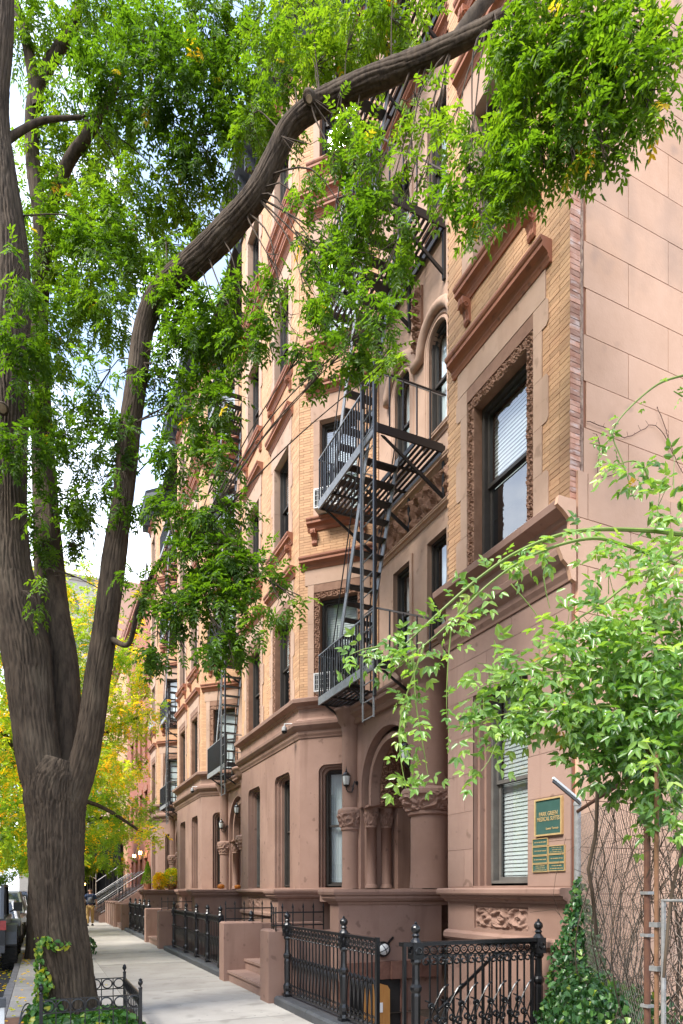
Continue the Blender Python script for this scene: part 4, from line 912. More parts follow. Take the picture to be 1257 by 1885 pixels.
# ---- brass and green plates
def plate(y0, y1, z0, z1, label, big=False, rows=1, seed=0):
    o = MB(); t = .012 if not big else .02; o.box(5 - .0036 - t, 5 - .0036, y0, y1, z0, z1); e = .008 if not big else .018
    P = empty('wall_plaque', (4.98, (y0 + y1) / 2, z0), label, 'plaque', 'green and gilt plaques'); m = MB(); X = 5 - .0036 - t
    for a in ((y0, y0 + e, z0, z1), (y1 - e, y1, z0, z1), (y0 + e, y1 - e, z0, z0 + e), (y0 + e, y1 - e, z1 - e, z1)): m.box(X - .006 - (.006 if big else 0), 4.9964, *a)
    m.build('rim', Mt['gold'], P); m = MB(); m.box(X, 4.9962, y0 + e, y1 - e, z0 + e, z1 - e); m.build('field', Mt['green'], P)
    def text(s_, yc, zc, size, sx=1.):
        c = bpy.data.curves.new('lettering', 'FONT'); c.body = s_; c.size = size; c.align_x = 'CENTER'; c.align_y = 'CENTER'; c.extrude = .001; c.offset = .0008
        c.materials.append(Mt['gold']); to = bpy.data.objects.new('lettering', c); COL.objects.link(to); me = bpy.data.meshes.new_from_object(to.evaluated_get(bpy.context.evaluated_depsgraph_get())); bpy.data.objects.remove(to); ob = bpy.data.objects.new('lettering', me); COL.objects.link(ob); ob['kind'] = 'stuff'; ob.parent = P; ob.matrix_local = Matrix.Translation(Vector((X - .0025, yc, zc)) - P.location) @ Matrix(((0, 0, -1, 0), (-1, 0, 0, 0), (0, 1, 0, 0), (0, 0, 0, 1))) @ Matrix.Diagonal((sx, 1, 1, 1))
    yc = (y0 + y1) / 2
    if big: text('PARK GREEN', yc, z0 + .235, .062, .80); text('MEDICAL SUITES', yc, z0 + .18, .062, .76); text('Lower Terrace', yc - .06, z0 + .075, .034, .9)
    else:
        rn = random.Random(seed); m = MB()
        for r in range(rows):
            zc = z0 + (z1 - z0) * (r + 1) / (rows + 1); h = .012 if rows < 3 else .008; y = y0 + .03 + (.02 if r else 0)
            while y < y1 - .03 - (.02 if r else 0): w = rn.uniform(.004, .009); m.box(X - .002, X + .001, y, y + w, zc - h / 2, zc + h / 2 * rn.uniform(.6, 1)); y += w + rn.choice((.002, .002, .008))
        m.build('worn_lettering', Mt['gold'], P)
plate(5.385, 5.805, 2.235, 2.64, 'large green plaque reading PARK GREEN MEDICAL SUITES', True)
zr = [2.214, 2.125, 2.024, 1.935, 1.84]; nm = ['topmost', 'second', 'third', 'lowest']
for i in range(4): plate(5.61, 5.855, zr[i + 1] + .004, zr[i], 'small green plaque, %s in the left column below the large sign' % nm[i], rows=(1, 1, 1, 3)[i], seed=i)
zr = [2.123, 2.03, 1.938, 1.846]
for i in range(3): plate(5.355, 5.60, zr[i + 1] + .003, zr[i], 'small green plaque, %s in the right column below the large sign' % ('top', 'middle', 'bottom')[i], rows=(3, 1, 2)[i], seed=i + 9)
# ================================================================== FOLIAGE TOOLS
rg = np.random.default_rng(11)
def unit(a): return a / (np.linalg.norm(a, axis=-1, keepdims=True) + 1e-9)
class Leaves:
    def __init__(s): s.c = []; s.a = []; s.n = []; s.l = []; s.w = []; s.r = []
    def add(s, c, a, n, l, w, r): s.c.append(c); s.a.append(a); s.n.append(n); s.l.append(l); s.w.append(w); s.r.append(r)
    def build(s, name, mat, parent, kind='stuff', **k):
        c, a, n = (np.concatenate(x) for x in (s.c, s.a, s.n)); l, w, r = (np.concatenate(x)[:, None] for x in (s.l, s.w, s.r)); a = unit(a); n = unit(n - a * (n * a).sum(1, keepdims=True)); t = np.cross(a, n); N = len(c)
        f = w * .28
        v = np.stack([c, c + a * l * .28 + t * w * .46 + n * f, c + a * l * .66 + t * w * .36 + n * f * .8 - n * l * .03, c + a * l - n * l * .12, c + a * l * .66 - t * w * .36 + n * f * .8 - n * l * .03, c + a * l * .28 - t * w * .46 + n * f], 1).reshape(-1, 3)
        o0 = np.array(WL[parent] if parent is not None else Vector((c[:, 0].mean(), c[:, 1].mean(), c[:, 2].min())), dtype=float)
        v = (v - o0).astype(np.float32); me = bpy.data.meshes.new(name); me.vertices.add(N * 6); me.vertices.foreach_set('co', v.ravel())
        idx = (np.arange(N)[:, None] * 6 + np.array([0, 1, 2, 3, 0, 3, 4, 5])[None]).astype(np.int32).ravel(); me.loops.add(N * 8); me.loops.foreach_set('vertex_index', idx)
        me.polygons.add(N * 2); me.polygons.foreach_set('loop_start', np.arange(0, N * 8, 4, dtype=np.int32)); me.update(calc_edges=True)
        at_ = me.attributes.new('rnd', 'FLOAT', 'POINT'); at_.data.foreach_set('value', np.repeat(np.clip(r, 0, 1), 6, axis=0).astype(np.float32).ravel()); me.materials.append(mat)
        ob = bpy.data.objects.new(name, me); COL.objects.link(ob)
        if parent is not None: ob.parent = parent
        else: ob.location = o0
        WL[ob] = Vector(o0); return tag(ob, kind=kind, **k)
def compound(LV_, base, axis, nrm, rl, pairs, ll, lw, tint):
    """pinnate leaves: base, axis, nrm are N x 3"""
    N = len(base); axis = unit(axis); nrm = unit(nrm - axis * (nrm * axis).sum(1, keepdims=True)); side = np.cross(axis, nrm)
    for k in range(pairs):
        t = (k + 1) / pairs; p = base + axis * (rl * t)[:, None]; p[:, 2] -= rl * .25 * t * t
        for sg in (-1, 1):
            d = side * sg * rg.uniform(.7, 1.0, (N, 1)) + axis * rg.uniform(.35, .8, (N, 1)) + rg.normal(0, .13, (N, 3)); d[:, 2] -= rg.uniform(0, .35, N)
            n = nrm + rg.normal(0, .28, (N, 3)); LV_.add(p + rg.normal(0, .004, (N, 3)), d, n, ll * rg.uniform(.7, 1.1, N) * (1 - .25 * abs(t - .5)), lw * rg.uniform(.8, 1.15, N), tint + rg.normal(0, .035, N))
    p = base + axis * rl[:, None]; p[:, 2] -= rl * .25; LV_.add(p, axis + np.array([0, 0, -.3]), nrm, ll * np.ones(N), lw * np.ones(N), tint)
def blob(LV_, c, R, m, tint, ll=.055, pairs=5, squash=.75, yellow=.01, out=.6, rl=.2, hollow=.0):
    c = np.array(c, dtype=float); d = unit(rg.normal(0, 1, (m, 3))); rr = R * (hollow + (1 - hollow) * rg.random(m) ** .45); off = d * rr[:, None]; off[:, 2] *= squash
    # sprays gather in tufts so that gaps stay open between them
    k = max(3, m // 9); cs = off[rg.integers(0, m, k)]; off = cs[rg.integers(0, k, m)] * .93 + rg.normal(0, R * .13, (m, 3))
    ax = unit(off) * out + rg.normal(0, .5, (m, 3)); ax[:, 2] -= rg.uniform(.1, .75, m); n = rg.normal(0, .35, (m, 3)) + np.array([-.1, -.15, 1.])
    tt = tint + rg.normal(0, .07, m); y = rg.random(m) < yellow; tt[y] = rg.uniform(.88, 1, y.sum())
    compound(LV_, c + off, ax, n, rl * rg.uniform(.6, 1.15, m), pairs, ll, ll * .36, tt)
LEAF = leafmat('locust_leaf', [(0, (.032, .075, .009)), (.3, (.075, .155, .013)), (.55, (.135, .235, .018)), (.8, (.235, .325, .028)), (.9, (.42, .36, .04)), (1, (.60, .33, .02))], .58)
YLEAF = leafmat('autumn_leaf', [(0, (.05, .12, .015)), (.35, (.18, .33, .03)), (.55, (.42, .50, .04)), (.75, (.82, .64, .04)), (1, (.88, .50, .03))], .6)
VINE = leafmat('vine_leaf', [(0, (.035, .09, .018)), (.35, (.12, .25, .05)), (.65, (.28, .43, .11)), (.93, (.46, .56, .17)), (1, (.6, .38, .08))], .4, .30, .6)
IVY = leafmat('ivy_leaf', [(0, (.012, .04, .012)), (.5, (.03, .095, .025)), (.85, (.09, .2, .045)), (1, (.3, .38, .06))], .2, .35, .5)
def catmull(P, step=.06):
    P = [Vector(p[:3]) if len(p) > 3 else Vector(p) for p in P]; out_ = []
    for i in range(len(P) - 1):
        a, b, c, d = P[max(i - 1, 0)], P[i], P[i + 1], P[min(i + 2, len(P) - 1)]; n = max(1, int((c - b).length / step))
        for k in range(n):
            t = k / n; out_.append((.5 * ((2 * b) + (c - a) * t + (2 * a - 5 * b + 4 * c - d) * t * t + (3 * b - a - 3 * c + d) * t ** 3), i + t))
    out_.append((P[-1], len(P) - 1)); return out_
LIMBS = {}
def limb(B, name, pts, n=40, step=.05, amp=.05, flare=None, mat=None, taper_end=False):
    """a bark-ridged limb; pts = (x, y, z, radius)"""
    sp = catmull([Vector(p[:3]) for p in pts], step); rs = [p[3] for p in pts]; m = MB(); vs = []; up = None
    for j, (p, t) in enumerate(sp):
        i = min(int(t), len(rs) - 2); r = rs[i] + (rs[i + 1] - rs[i]) * (t - i); q0 = sp[max(j - 1, 0)][0]; q1 = sp[min(j + 1, len(sp) - 1)][0]; tg = (q1 - q0).normalized()
        if up is None: up = Vector((1, 0, 0)) if abs(tg.x) < .9 else Vector((0, 1, 0))
        a = (up - tg * up.dot(tg)).normalized(); up = a; b = tg.cross(a)
        for k in range(n):
            th = 2 * math.pi * k / n; dv = a * math.cos(th) + b * math.sin(th); s_ = p + dv * r; ln = j * step
            e = NZ.noise(Vector((dv.x * r * 9, dv.y * r * 9 + dv.z * r * 9, ln * .9))) ; w = .5 * NZ.noise(Vector((s_.x * 2.1, s_.y * 2.1, s_.z * 1.3)))
            q = th * max(2, round(r * 64)) + 3.5 * w + 2.2 * e; ridge = 1 - abs(math.sin(q + 2.2 * NZ.noise(Vector((dv.x * 3, dv.y * 3, ln * 2.6))))) ** .6
            brk = max(0, NZ.noise(Vector((dv.x * 7 + 3, dv.y * 7, ln * 5)))); h = -amp * ridge * (.85 - brk) + amp * 1.4 * w + amp * .5 * e + amp * .45 * NZ.noise(Vector((dv.x * r * 60, dv.y * r * 60, ln * 22)))
            if flare and s_.z < flare[1]: h += flare[0] * ((flare[1] - s_.z) / flare[1]) ** 2 * (1 + .5 * math.cos(4 * th + .7)) / max(r, .01)
            vs.append(p + dv * r * (1 + h))
    LIMBS.setdefault(B, []).extend([p for p, t in sp[::4]])
    K = len(sp); m.add(vs, [(j * n + k, j * n + (k + 1) % n, (j + 1) * n + (k + 1) % n, (j + 1) * n + k) for j in range(K - 1) for k in range(n)] + [tuple((K - 1) * n + k for k in range(n))], .5)
    return m.build(name, mat or Mt['bark'], B, smooth=True)
def pl(lst): return [(*at(x, y, d), w / 2 * d / 1222) for x, y, w, d in lst]
def slim(l): return pl([(x, y, w * (.90 if y > 600 else .84), d) for x, y, w, d in l])
# ================================================================== THE GREAT STREET TREE
T = empty('street_tree', (.31, 9.1, 0), 'large street tree in the foreground, thick ridged trunk forking into limbs over the houses', 'tree', 'trees along the sidewalk')
D = 8.4
limb(T, 'trunk', [(.33, 9.05, -.1, .33), (.33, 9.08, .45, .315), *pl([(106, 1660, 92, D), (103, 1530, 96, D), (102, 1470, 104, D), (108, 1430, 96, D), (116, 1400, 66, D)])], n=300, step=.03, amp=.13, flare=(.035, .7))
limb(T, 'limb', pl([(100, 1500, 70, D), (76, 1420, 76, D), (62, 1330, 78, D), (48, 1210, 86, D), (26, 1100, 78, D), (16, 1000, 70, D), (14, 850, 66, D), (16, 700, 66, D), (18, 560, 68, D), (16, 450, 66, D), (4, 330, 52, D), (-6, 200, 42, D), (4, 60, 38, D), (8, -60, 32, D)]), n=210, step=.04, amp=.12)
limb(T, 'limb', slim([(122, 1500, 60, D), (146, 1430, 58, D), (166, 1350, 54, D - .05), (184, 1220, 52, D - .1), (200, 1110, 48, D - .15), (212, 1010, 46, D - .2), (228, 900, 42, D - .2), (238, 790, 42, D - .25), (252, 690, 42, D - .3), (266, 600, 42, D - .35), (294, 540, 48, D - .45), (350, 488, 56, D - .6), (420, 420, 58, D - .8), (470, 360, 54, D - 1.), (505, 290, 46, D - 1.1), (535, 232, 44, D - 1.2), (590, 190, 44, D - 1.3), (650, 162, 44, D - 1.45), (720, 134, 46, D - 1.6), (790, 104, 42, D - 1.8), (850, 76, 38, D - 1.95), (905, 46, 34, D - 2.1), (960, 8, 28, D - 2.2), (1020, -60, 22, D - 2.3)]), n=150, step=.045, amp=.11)
limb(T, 'limb', pl([(122, 1440, 46, D + .3), (124, 1330, 46, D + .4), (118, 1220, 50, D + .5), (98, 1120, 56, D + .6), (88, 1000, 50, D + .8), (80, 850, 40, D + 1), (72, 640, 32, D + 1.1), (76, 430, 28, D + 1.2), (60, 290, 24, D + 1.2), (66, 170, 24, D + 1.1), (122, 66, 20, D + 1), (156, -20, 16, D + 1)]), n=90, step=.05, amp=.08)
for P_ in ([(70, 200, 22, D + 1.1), (50, 80, 20, D + 1), (22, -10, 16, D + 1)], [(76, 430, 24, D + 1.2), (120, 310, 22, D + 1), (160, 250, 20, D + .8), (194, 190, 18, D + .6), (230, 120, 12, D + .5)], [(70, 160, 12, D + 1.1), (130, 60, 16, D + .9), (150, 0, 12, D + .9)],
           [(830, 90, 26, D - 1.9), (870, 30, 24, D - 1.9), (905, -10, 20, D - 1.9)], [(585, 205, 20, D - 1.25), (570, 178, 22, D - 1.4), (566, 178, 18, D - 1.5)], [(-4, 270, 16, D), (40, 240, 12, D + .1), (80, 222, 10, D + .2), (150, 216, 7, D + .3)],
           [(205, 1176, 12, D - .15), (236, 1186, 9, D - .4), (252, 1130, 10, D - .6), (270, 1080, 9, D - .8), (290, 1040, 8, D - 1), (330, 1000, 6, D - 1.1), (380, 1005, 4, D - 1.2)]):
    limb(T, 'branch', pl(P_), n=20, step=.05, amp=.06)
WOODC = pm('cut_wood', (.42, .31, .2), (.25, .17, .1), 14, .9, .3, 40)
for (x, y, d, r) in ((4, 752, D - .36, .06), (569, 182, D - 1.5, .038)):
    c = at(x, y, d); ax = (Vector((0, 0, EYE)) - c).normalized(); m = MB(); m.tube([c - ax * .12, c - ax * .01, c], [r * 1.25, r * 1.15, r], 16); o_ = m.build('branch_stub', Mt['bark'], T, smooth=True); m = MB(); m.tube([c + ax * .001, c + ax * .004], [r * .82, r * .78], 14); m.build('cut_face', WOODC, o_)
# twigs hung with leaves; every tuft of foliage hangs on a twig that leaves a limb
limbpts = [q for q in LIMBS[T] if q.z > 4.2] + [at(x, y, d) for x, y, d in ((14, 850, D), (18, 560, D), (16, 400, D), (80, 850, D + 1), (76, 430, D + 1.2), (66, 170, D + 1.1), (194, 190, D + .6), (228, 900, D - .2), (266, 600, D - .35), (350, 488, D - .6), (420, 420, D - .8), (505, 290, D - 1.1), (590, 190, D - 1.3), (650, 162, D - 1.45), (720, 134, D - 1.6), (790, 104, D - 1.8), (850, 76, D - 1.95), (905, 46, D - 2.1), (960, 8, D - 2.2), (150, 0, D + .9), (290, 1040, D - 1), (200, 1110, D - .15))]
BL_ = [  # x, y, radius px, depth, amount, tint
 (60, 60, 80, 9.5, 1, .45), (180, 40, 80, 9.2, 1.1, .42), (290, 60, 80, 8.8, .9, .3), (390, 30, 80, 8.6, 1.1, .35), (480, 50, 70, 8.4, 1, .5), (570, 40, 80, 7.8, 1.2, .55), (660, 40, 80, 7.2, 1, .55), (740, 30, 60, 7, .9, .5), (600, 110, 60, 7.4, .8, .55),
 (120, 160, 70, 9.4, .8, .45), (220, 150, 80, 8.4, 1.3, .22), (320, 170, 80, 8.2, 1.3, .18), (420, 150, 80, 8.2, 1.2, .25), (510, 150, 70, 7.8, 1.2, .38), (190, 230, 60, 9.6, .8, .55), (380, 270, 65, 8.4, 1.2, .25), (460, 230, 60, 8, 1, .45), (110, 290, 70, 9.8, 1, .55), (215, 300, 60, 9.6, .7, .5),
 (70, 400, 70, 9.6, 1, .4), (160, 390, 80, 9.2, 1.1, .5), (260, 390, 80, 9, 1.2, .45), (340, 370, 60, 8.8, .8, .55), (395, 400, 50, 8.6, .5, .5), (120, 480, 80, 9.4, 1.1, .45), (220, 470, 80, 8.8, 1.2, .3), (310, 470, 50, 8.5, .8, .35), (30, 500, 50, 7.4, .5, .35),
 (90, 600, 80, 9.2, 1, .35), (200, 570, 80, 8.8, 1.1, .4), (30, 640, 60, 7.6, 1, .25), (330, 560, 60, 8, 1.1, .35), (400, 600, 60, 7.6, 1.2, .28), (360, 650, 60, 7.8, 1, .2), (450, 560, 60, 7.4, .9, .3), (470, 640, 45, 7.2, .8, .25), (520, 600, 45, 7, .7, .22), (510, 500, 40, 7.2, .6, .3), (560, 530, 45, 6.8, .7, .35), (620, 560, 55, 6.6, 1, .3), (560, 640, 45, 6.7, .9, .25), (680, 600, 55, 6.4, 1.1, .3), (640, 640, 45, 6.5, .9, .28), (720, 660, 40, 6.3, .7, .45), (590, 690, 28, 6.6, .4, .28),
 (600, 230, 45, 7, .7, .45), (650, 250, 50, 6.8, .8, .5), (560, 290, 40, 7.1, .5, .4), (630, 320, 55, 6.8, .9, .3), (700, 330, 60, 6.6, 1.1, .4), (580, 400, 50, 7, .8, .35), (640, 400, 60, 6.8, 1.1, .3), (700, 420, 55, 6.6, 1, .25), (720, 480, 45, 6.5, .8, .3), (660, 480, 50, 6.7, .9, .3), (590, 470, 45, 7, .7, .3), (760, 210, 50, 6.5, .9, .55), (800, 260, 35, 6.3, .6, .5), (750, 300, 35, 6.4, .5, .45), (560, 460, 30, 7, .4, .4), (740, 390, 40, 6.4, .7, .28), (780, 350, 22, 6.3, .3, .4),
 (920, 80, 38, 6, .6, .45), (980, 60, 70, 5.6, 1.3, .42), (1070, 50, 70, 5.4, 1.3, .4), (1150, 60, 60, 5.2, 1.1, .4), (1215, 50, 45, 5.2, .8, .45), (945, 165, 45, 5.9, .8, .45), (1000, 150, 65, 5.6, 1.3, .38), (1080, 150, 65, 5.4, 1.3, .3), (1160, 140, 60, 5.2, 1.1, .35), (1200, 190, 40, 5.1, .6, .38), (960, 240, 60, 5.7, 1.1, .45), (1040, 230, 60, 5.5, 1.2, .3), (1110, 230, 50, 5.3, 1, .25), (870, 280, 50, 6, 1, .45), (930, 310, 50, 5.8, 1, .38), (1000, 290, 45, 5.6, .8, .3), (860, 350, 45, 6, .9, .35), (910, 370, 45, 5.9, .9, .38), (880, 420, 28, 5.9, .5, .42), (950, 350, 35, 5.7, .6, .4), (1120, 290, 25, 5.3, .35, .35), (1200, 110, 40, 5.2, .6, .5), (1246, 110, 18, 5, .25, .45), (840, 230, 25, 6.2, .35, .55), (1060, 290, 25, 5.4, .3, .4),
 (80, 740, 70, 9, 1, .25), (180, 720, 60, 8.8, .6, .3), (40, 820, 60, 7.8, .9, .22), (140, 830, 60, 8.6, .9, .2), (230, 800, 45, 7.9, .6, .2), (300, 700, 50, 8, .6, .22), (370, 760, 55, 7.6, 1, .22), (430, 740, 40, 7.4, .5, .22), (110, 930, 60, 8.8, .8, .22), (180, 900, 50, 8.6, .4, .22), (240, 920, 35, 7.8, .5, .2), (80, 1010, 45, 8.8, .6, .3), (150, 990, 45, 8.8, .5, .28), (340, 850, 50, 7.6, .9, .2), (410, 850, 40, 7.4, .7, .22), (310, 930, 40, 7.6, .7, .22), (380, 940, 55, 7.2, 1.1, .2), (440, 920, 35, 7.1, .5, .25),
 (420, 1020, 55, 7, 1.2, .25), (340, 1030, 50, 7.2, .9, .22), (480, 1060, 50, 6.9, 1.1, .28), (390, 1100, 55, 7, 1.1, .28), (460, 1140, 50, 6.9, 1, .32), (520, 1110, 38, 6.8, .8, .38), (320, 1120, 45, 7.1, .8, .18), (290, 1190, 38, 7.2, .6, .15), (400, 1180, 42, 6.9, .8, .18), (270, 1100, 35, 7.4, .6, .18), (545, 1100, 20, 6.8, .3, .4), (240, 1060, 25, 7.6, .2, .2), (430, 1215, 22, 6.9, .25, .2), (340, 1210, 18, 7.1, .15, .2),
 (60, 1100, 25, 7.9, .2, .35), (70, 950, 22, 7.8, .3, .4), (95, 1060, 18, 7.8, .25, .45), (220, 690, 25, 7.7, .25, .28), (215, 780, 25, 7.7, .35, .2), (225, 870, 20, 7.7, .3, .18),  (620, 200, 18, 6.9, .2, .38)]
LVt = Leaves(); tw = MB(); rn = random.Random(8)
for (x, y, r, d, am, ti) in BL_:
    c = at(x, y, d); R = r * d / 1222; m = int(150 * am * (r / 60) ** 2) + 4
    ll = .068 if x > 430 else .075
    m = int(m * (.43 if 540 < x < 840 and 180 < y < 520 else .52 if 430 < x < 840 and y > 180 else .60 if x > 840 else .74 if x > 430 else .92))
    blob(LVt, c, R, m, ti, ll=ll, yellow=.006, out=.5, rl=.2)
    lp = min(limbpts, key=lambda q: (q - c).length); mid = (lp + c) / 2 + Vector((rn.uniform(-.1, .1), rn.uniform(-.1, .1), rn.uniform(.05, .3)))
    sp = [q for q, t in catmull([lp, mid, c], .15)]; k = len(sp); L_ = (c - lp).length; tw.tube(sp, [max(.003, .003 + .006 * min(L_, 1.3) * (1 - i / k)) for i in range(k)], 5)
    for _ in range(int(3 + r / 14)):
        e = c + Vector(rg.normal(0, 1, 3)).normalized() * R * .85; tw.tube([sp[-1 - min(2, k - 1)], (sp[-1] + e) / 2 + Vector((0, 0, .05)), e], [.005, .0035, .002], 4)
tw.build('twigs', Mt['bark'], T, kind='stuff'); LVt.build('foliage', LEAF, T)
# ================================================================== STREET TREES BEYOND
def far_tree(x, y, h, R, mat, tint, n, ll, label, spread=1., low=2.6, yel=.0, seed=0, tr=.2):
    rn = random.Random(seed); B = empty('street_tree', (x, y, 0), label, 'tree', 'trees along the sidewalk')
    limb(B, 'trunk', [(x, y, -.1, tr * 1.15), (x, y, 1.2, tr), (x + .05, y, low, tr * .95), (x, y + .1, low + 1.2, tr * .8)], n=36, step=.1, amp=.08, flare=(.03, .5)); L_ = Leaves(); cs = []
    for i in range(n):
        a = rn.uniform(0, 6.28); q = rn.random() ** .6; z = low + (h - low) * rn.random(); w = R * (1 - .55 * abs((z - low) / (h - low) - .35)); c = Vector((x + q * w * math.cos(a), y + q * w * math.sin(a), z)); cs.append(c); blob(L_, c, rn.uniform(.5, .85), 60, tint + rn.uniform(-.12, .16), ll=ll, pairs=4, rl=.26, yellow=yel)
    for i in range(7):
        c = cs[i]; limb(B, 'limb', [(x, y + .05, low + .9, tr * .55), (*((Vector((x, y, low + 1)) * .5 + c * .5) + Vector((0, 0, .4))), tr * .35), (*c, .03)], n=14, step=.2, amp=.05)
    L_.build('foliage', mat, B)
far_tree(-.15, 17.6, 9.1, 3.1, YLEAF, .40, 165, .085, 'yellowing street tree behind the foreground trunk', yel=.15, seed=2, low=2.7, tr=.16)
far_tree(.1, 27.5, 8.5, 3.6, YLEAF, .40, 120, .11, 'green and yellow street tree halfway down the block', seed=5, yel=.06, low=2.6, tr=.3)
far_tree(.2, 38, 9, 3.6, LEAF, .40, 120, .13, 'dark green street tree near the end of the block', seed=6, low=2.6)
far_tree(-10.2, 24, 10, 4, YLEAF, .45, 80, .13, 'yellow green tree across the road', seed=8, low=3)
far_tree(-9.8, 62, 12, 5.5, YLEAF, .40, 90, .22, 'broad yellow green tree far down the other side of the road', seed=14, low=2.4)
far_tree(-9.8, 84, 14, 7, LEAF, .45, 110, .28, 'green tree closing the far end of the road', seed=15, low=2)
far_tree(-10.2, 44, 11, 4.5, LEAF, .45, 80, .16, 'green tree far across the road', seed=9, low=3)
# ================================================================== FENCE, VINE AND IVY ON THE RIGHT
Fn = empty('chain_link_fence', (4.2, 4.1, 0), 'rusty chain link fence and gate posts beside the pink wall', 'fence')
A0, A1 = Vector((4.93, 5.12, 0)), Vector((3.53, 3.06, 0)); uf = (A1 - A0).normalized(); Lf = (A1 - A0).length
def wires(B, p0, u, Lx, z0, z1, dg=.072):
    m = MB(); n = int(Lx / (dg / 2)); k = int((z1 - z0) / (dg / 2)); nn = Vector((-u.y, u.x, 0))
    for i in range(0, n, 1):
        if i % 2: continue
        pts = []
        for j in range(k): pts.append(p0 + u * (dg / 2 * (i + (j % 2))) + nn * (.003 if j % 2 else -.003) + Vector((0, 0, z0 + dg / 2 * j)))
        m.tube(pts, .0018, 3, cap=False)
        pts = [p0 + u * (dg / 2 * (i + 2 - (j % 2))) + nn * (-.003 if j % 2 else .003) + Vector((0, 0, z0 + dg / 2 * j)) for j in range(k)]; m.tube(pts, .0018, 3, cap=False)
    m.build('wire_mesh', Mt['wire'], B, kind='stuff')
wires(Fn, A0 + uf * .05, uf, Lf - .08, .1, 2.42)
m = MB(); m.tube([A0, A0 + Vector((0, 0, 2.5))], .034, 14); m.lathe([(.04, 2.5), (.04, 2.53), (.02, 2.56), (0, 2.57)], A0, 12); m.build('post', Mt['steel'], Fn)
m = MB(); m.tube([A1, A1 + Vector((0, 0, 2.6))], .020, 12); m.build('post', Mt['rust'], Fn)
m = MB(); m.tube([A0 + Vector((0, 0, 2.44)), A1 + Vector((0, 0, 2.44))], .018, 10); m.build('rail', Mt['rust'], Fn)
A2 = Vector((3.46, 2.93, 0)); A3 = Vector((3.46, 1.9, 0)); ug = (A3 - A2).normalized()
m = MB(); m.tube([A2, A2 + Vector((0, 0, 2.5))], .014, 12); m.build('post', Mt['rustlight'], Fn)
m = MB(); m.tube([A2 + ug * .05 + Vector((0, 0, .1)), A2 + ug * .05 + Vector((0, 0, 1.585)), A3 + Vector((0, 0, 1.585))], .016, 10); m.build('gate_frame', Mt['steel'], Fn)
wires(Fn, A2 + ug * .06, ug, .9, .1, 2.4)
m = MB(); m.tube([A2 + ug * .26, A2 + ug * .26 + Vector((0, 0, 2.3))], .014, 10); m.build('post', Mt['rust'], Fn)
m = MB(); 
for z in (.9, 1.35, 1.62): m.box(A1.x - .03, A1.x + .03, A1.y - .03, A1.y + .03, z, z + .02); m.box(A2.x - .03, A2.x + .03, A2.y - .03, A2.y + .03, z - .2, z - .17)
m.build('clamp', Mt['steel'], Fn)
B = empty('metal_strut', at(1040, 1450, 6.3), 'short silver metal strut jutting beside the large plaque', 'strut'); m = MB(); a, b = at(1018, 1432, 6.25), at(1068, 1474, 6.4); m.bar(a, b, .013); m.build('channel', Mt['white'], B); m = MB(); m.bar(a + Vector((0, 0, -.03)), b + Vector((0, 0, -.03)), .012); m.build('flange', Mt['iron'], B)
# bare tangled stems
st = MB(); rn = random.Random(21)
Bs = empty('climbing_vine', (4.4, 4.4, 0), 'pale green climbing vine arching over the chain link fence', 'vine')
def inl(t, off=0): p = A0 + uf * (Lf * t); return p + Vector((uf.y, -uf.x, 0)) * -off
for i in range(90):
    t = rn.random(); o_ = rn.uniform(.1, .7); p = Vector((A0.x + (A1.x - A0.x) * t + rn.uniform(.1, 1.2), A0.y + (A1.y - A0.y) * t - .1 + rn.uniform(0, .3), .0)); pts = [p]
    for j in range(6): p = p + Vector((rn.uniform(-.22, .22), rn.uniform(-.16, .12), rn.uniform(.2, .55))); p.y = min(p.y, 5.15); pts.append(p.copy())
    r = rn.choice((.003, .004, .006, .009)); sp = [q for q, _ in catmull(pts, .12)]; st.tube(sp, [r * (1 - .6 * k / len(sp)) for k in range(len(sp))], 5)
    for _ in range(5):
        q = rn.choice(sp); st.tube([q, q + Vector((rn.uniform(-.15, .15), rn.uniform(-.1, .1), rn.uniform(0, .15))), q + Vector((rn.uniform(-.35, .35), rn.uniform(-.15, .15), rn.uniform(-.1, .35)))], [.003, .0025, .0015], 4)
for P_ in ([(1098, 1720, 7, 5.6), (1090, 1640, 7, 5.5), (1083, 1600, 6, 5.5), (1096, 1540, 6, 5.5), (1100, 1440, 5, 5.4)], [(1222, 1800, 6, 4), (1236, 1650, 5, 4), (1262, 1540, 4, 3.9)]):
    q = pl(P_); sp = catmull([Vector(a[:3]) for a in q], .1); st.tube([a for a, _ in sp], q[0][3], 7)
st.build('bare_stems', Mt['bark'], Bs, kind='stuff')
# creeping stems on the pink wall
cw = MB(); Bc = empty('wall_creeper', (5.6, 5.25, 2), 'thin dry creeper stems clinging to the pink stucco wall', 'creeper', None)
for P_ in ([(1108, 1180), (1112, 1100), (1106, 980), (1100, 880), (1104, 820), (1098, 800)], [(1130, 1200), (1122, 1080), (1116, 1000)], [(1080, 775), (1110, 785), (1125, 795), (1150, 805), (1180, 792), (1200, 782), (1215, 790), (1232, 820), (1240, 840)], [(1210, 750), (1225, 790), (1245, 850), (1257, 870)], [(1104, 882), (1125, 875), (1135, 870)], [(1150, 1190), (1145, 1080), (1160, 980), (1150, 900)]):
    pts = []
    for (x, y) in P_:
        r_ = at(x, y, 1) - Vector((0, 0, EYE)); dd = 5.262 / r_.y; q = r_ * dd + Vector((0, 0, EYE)); pts.append(q)
    sp = [a for a, _ in catmull(pts, .05)]; sp = [a + Vector((random.uniform(-.008, .008), 0, random.uniform(-.008, .008))) for a in sp]; cw.tube(sp, .004, 5)
    for a in sp[::2]:
        cw.tube([a, a + Vector((random.uniform(-.05, .05), 0, random.uniform(-.03, .05)))], .0018, 4)
cw.build('creeper_stems', Mt['rust'], Bc)
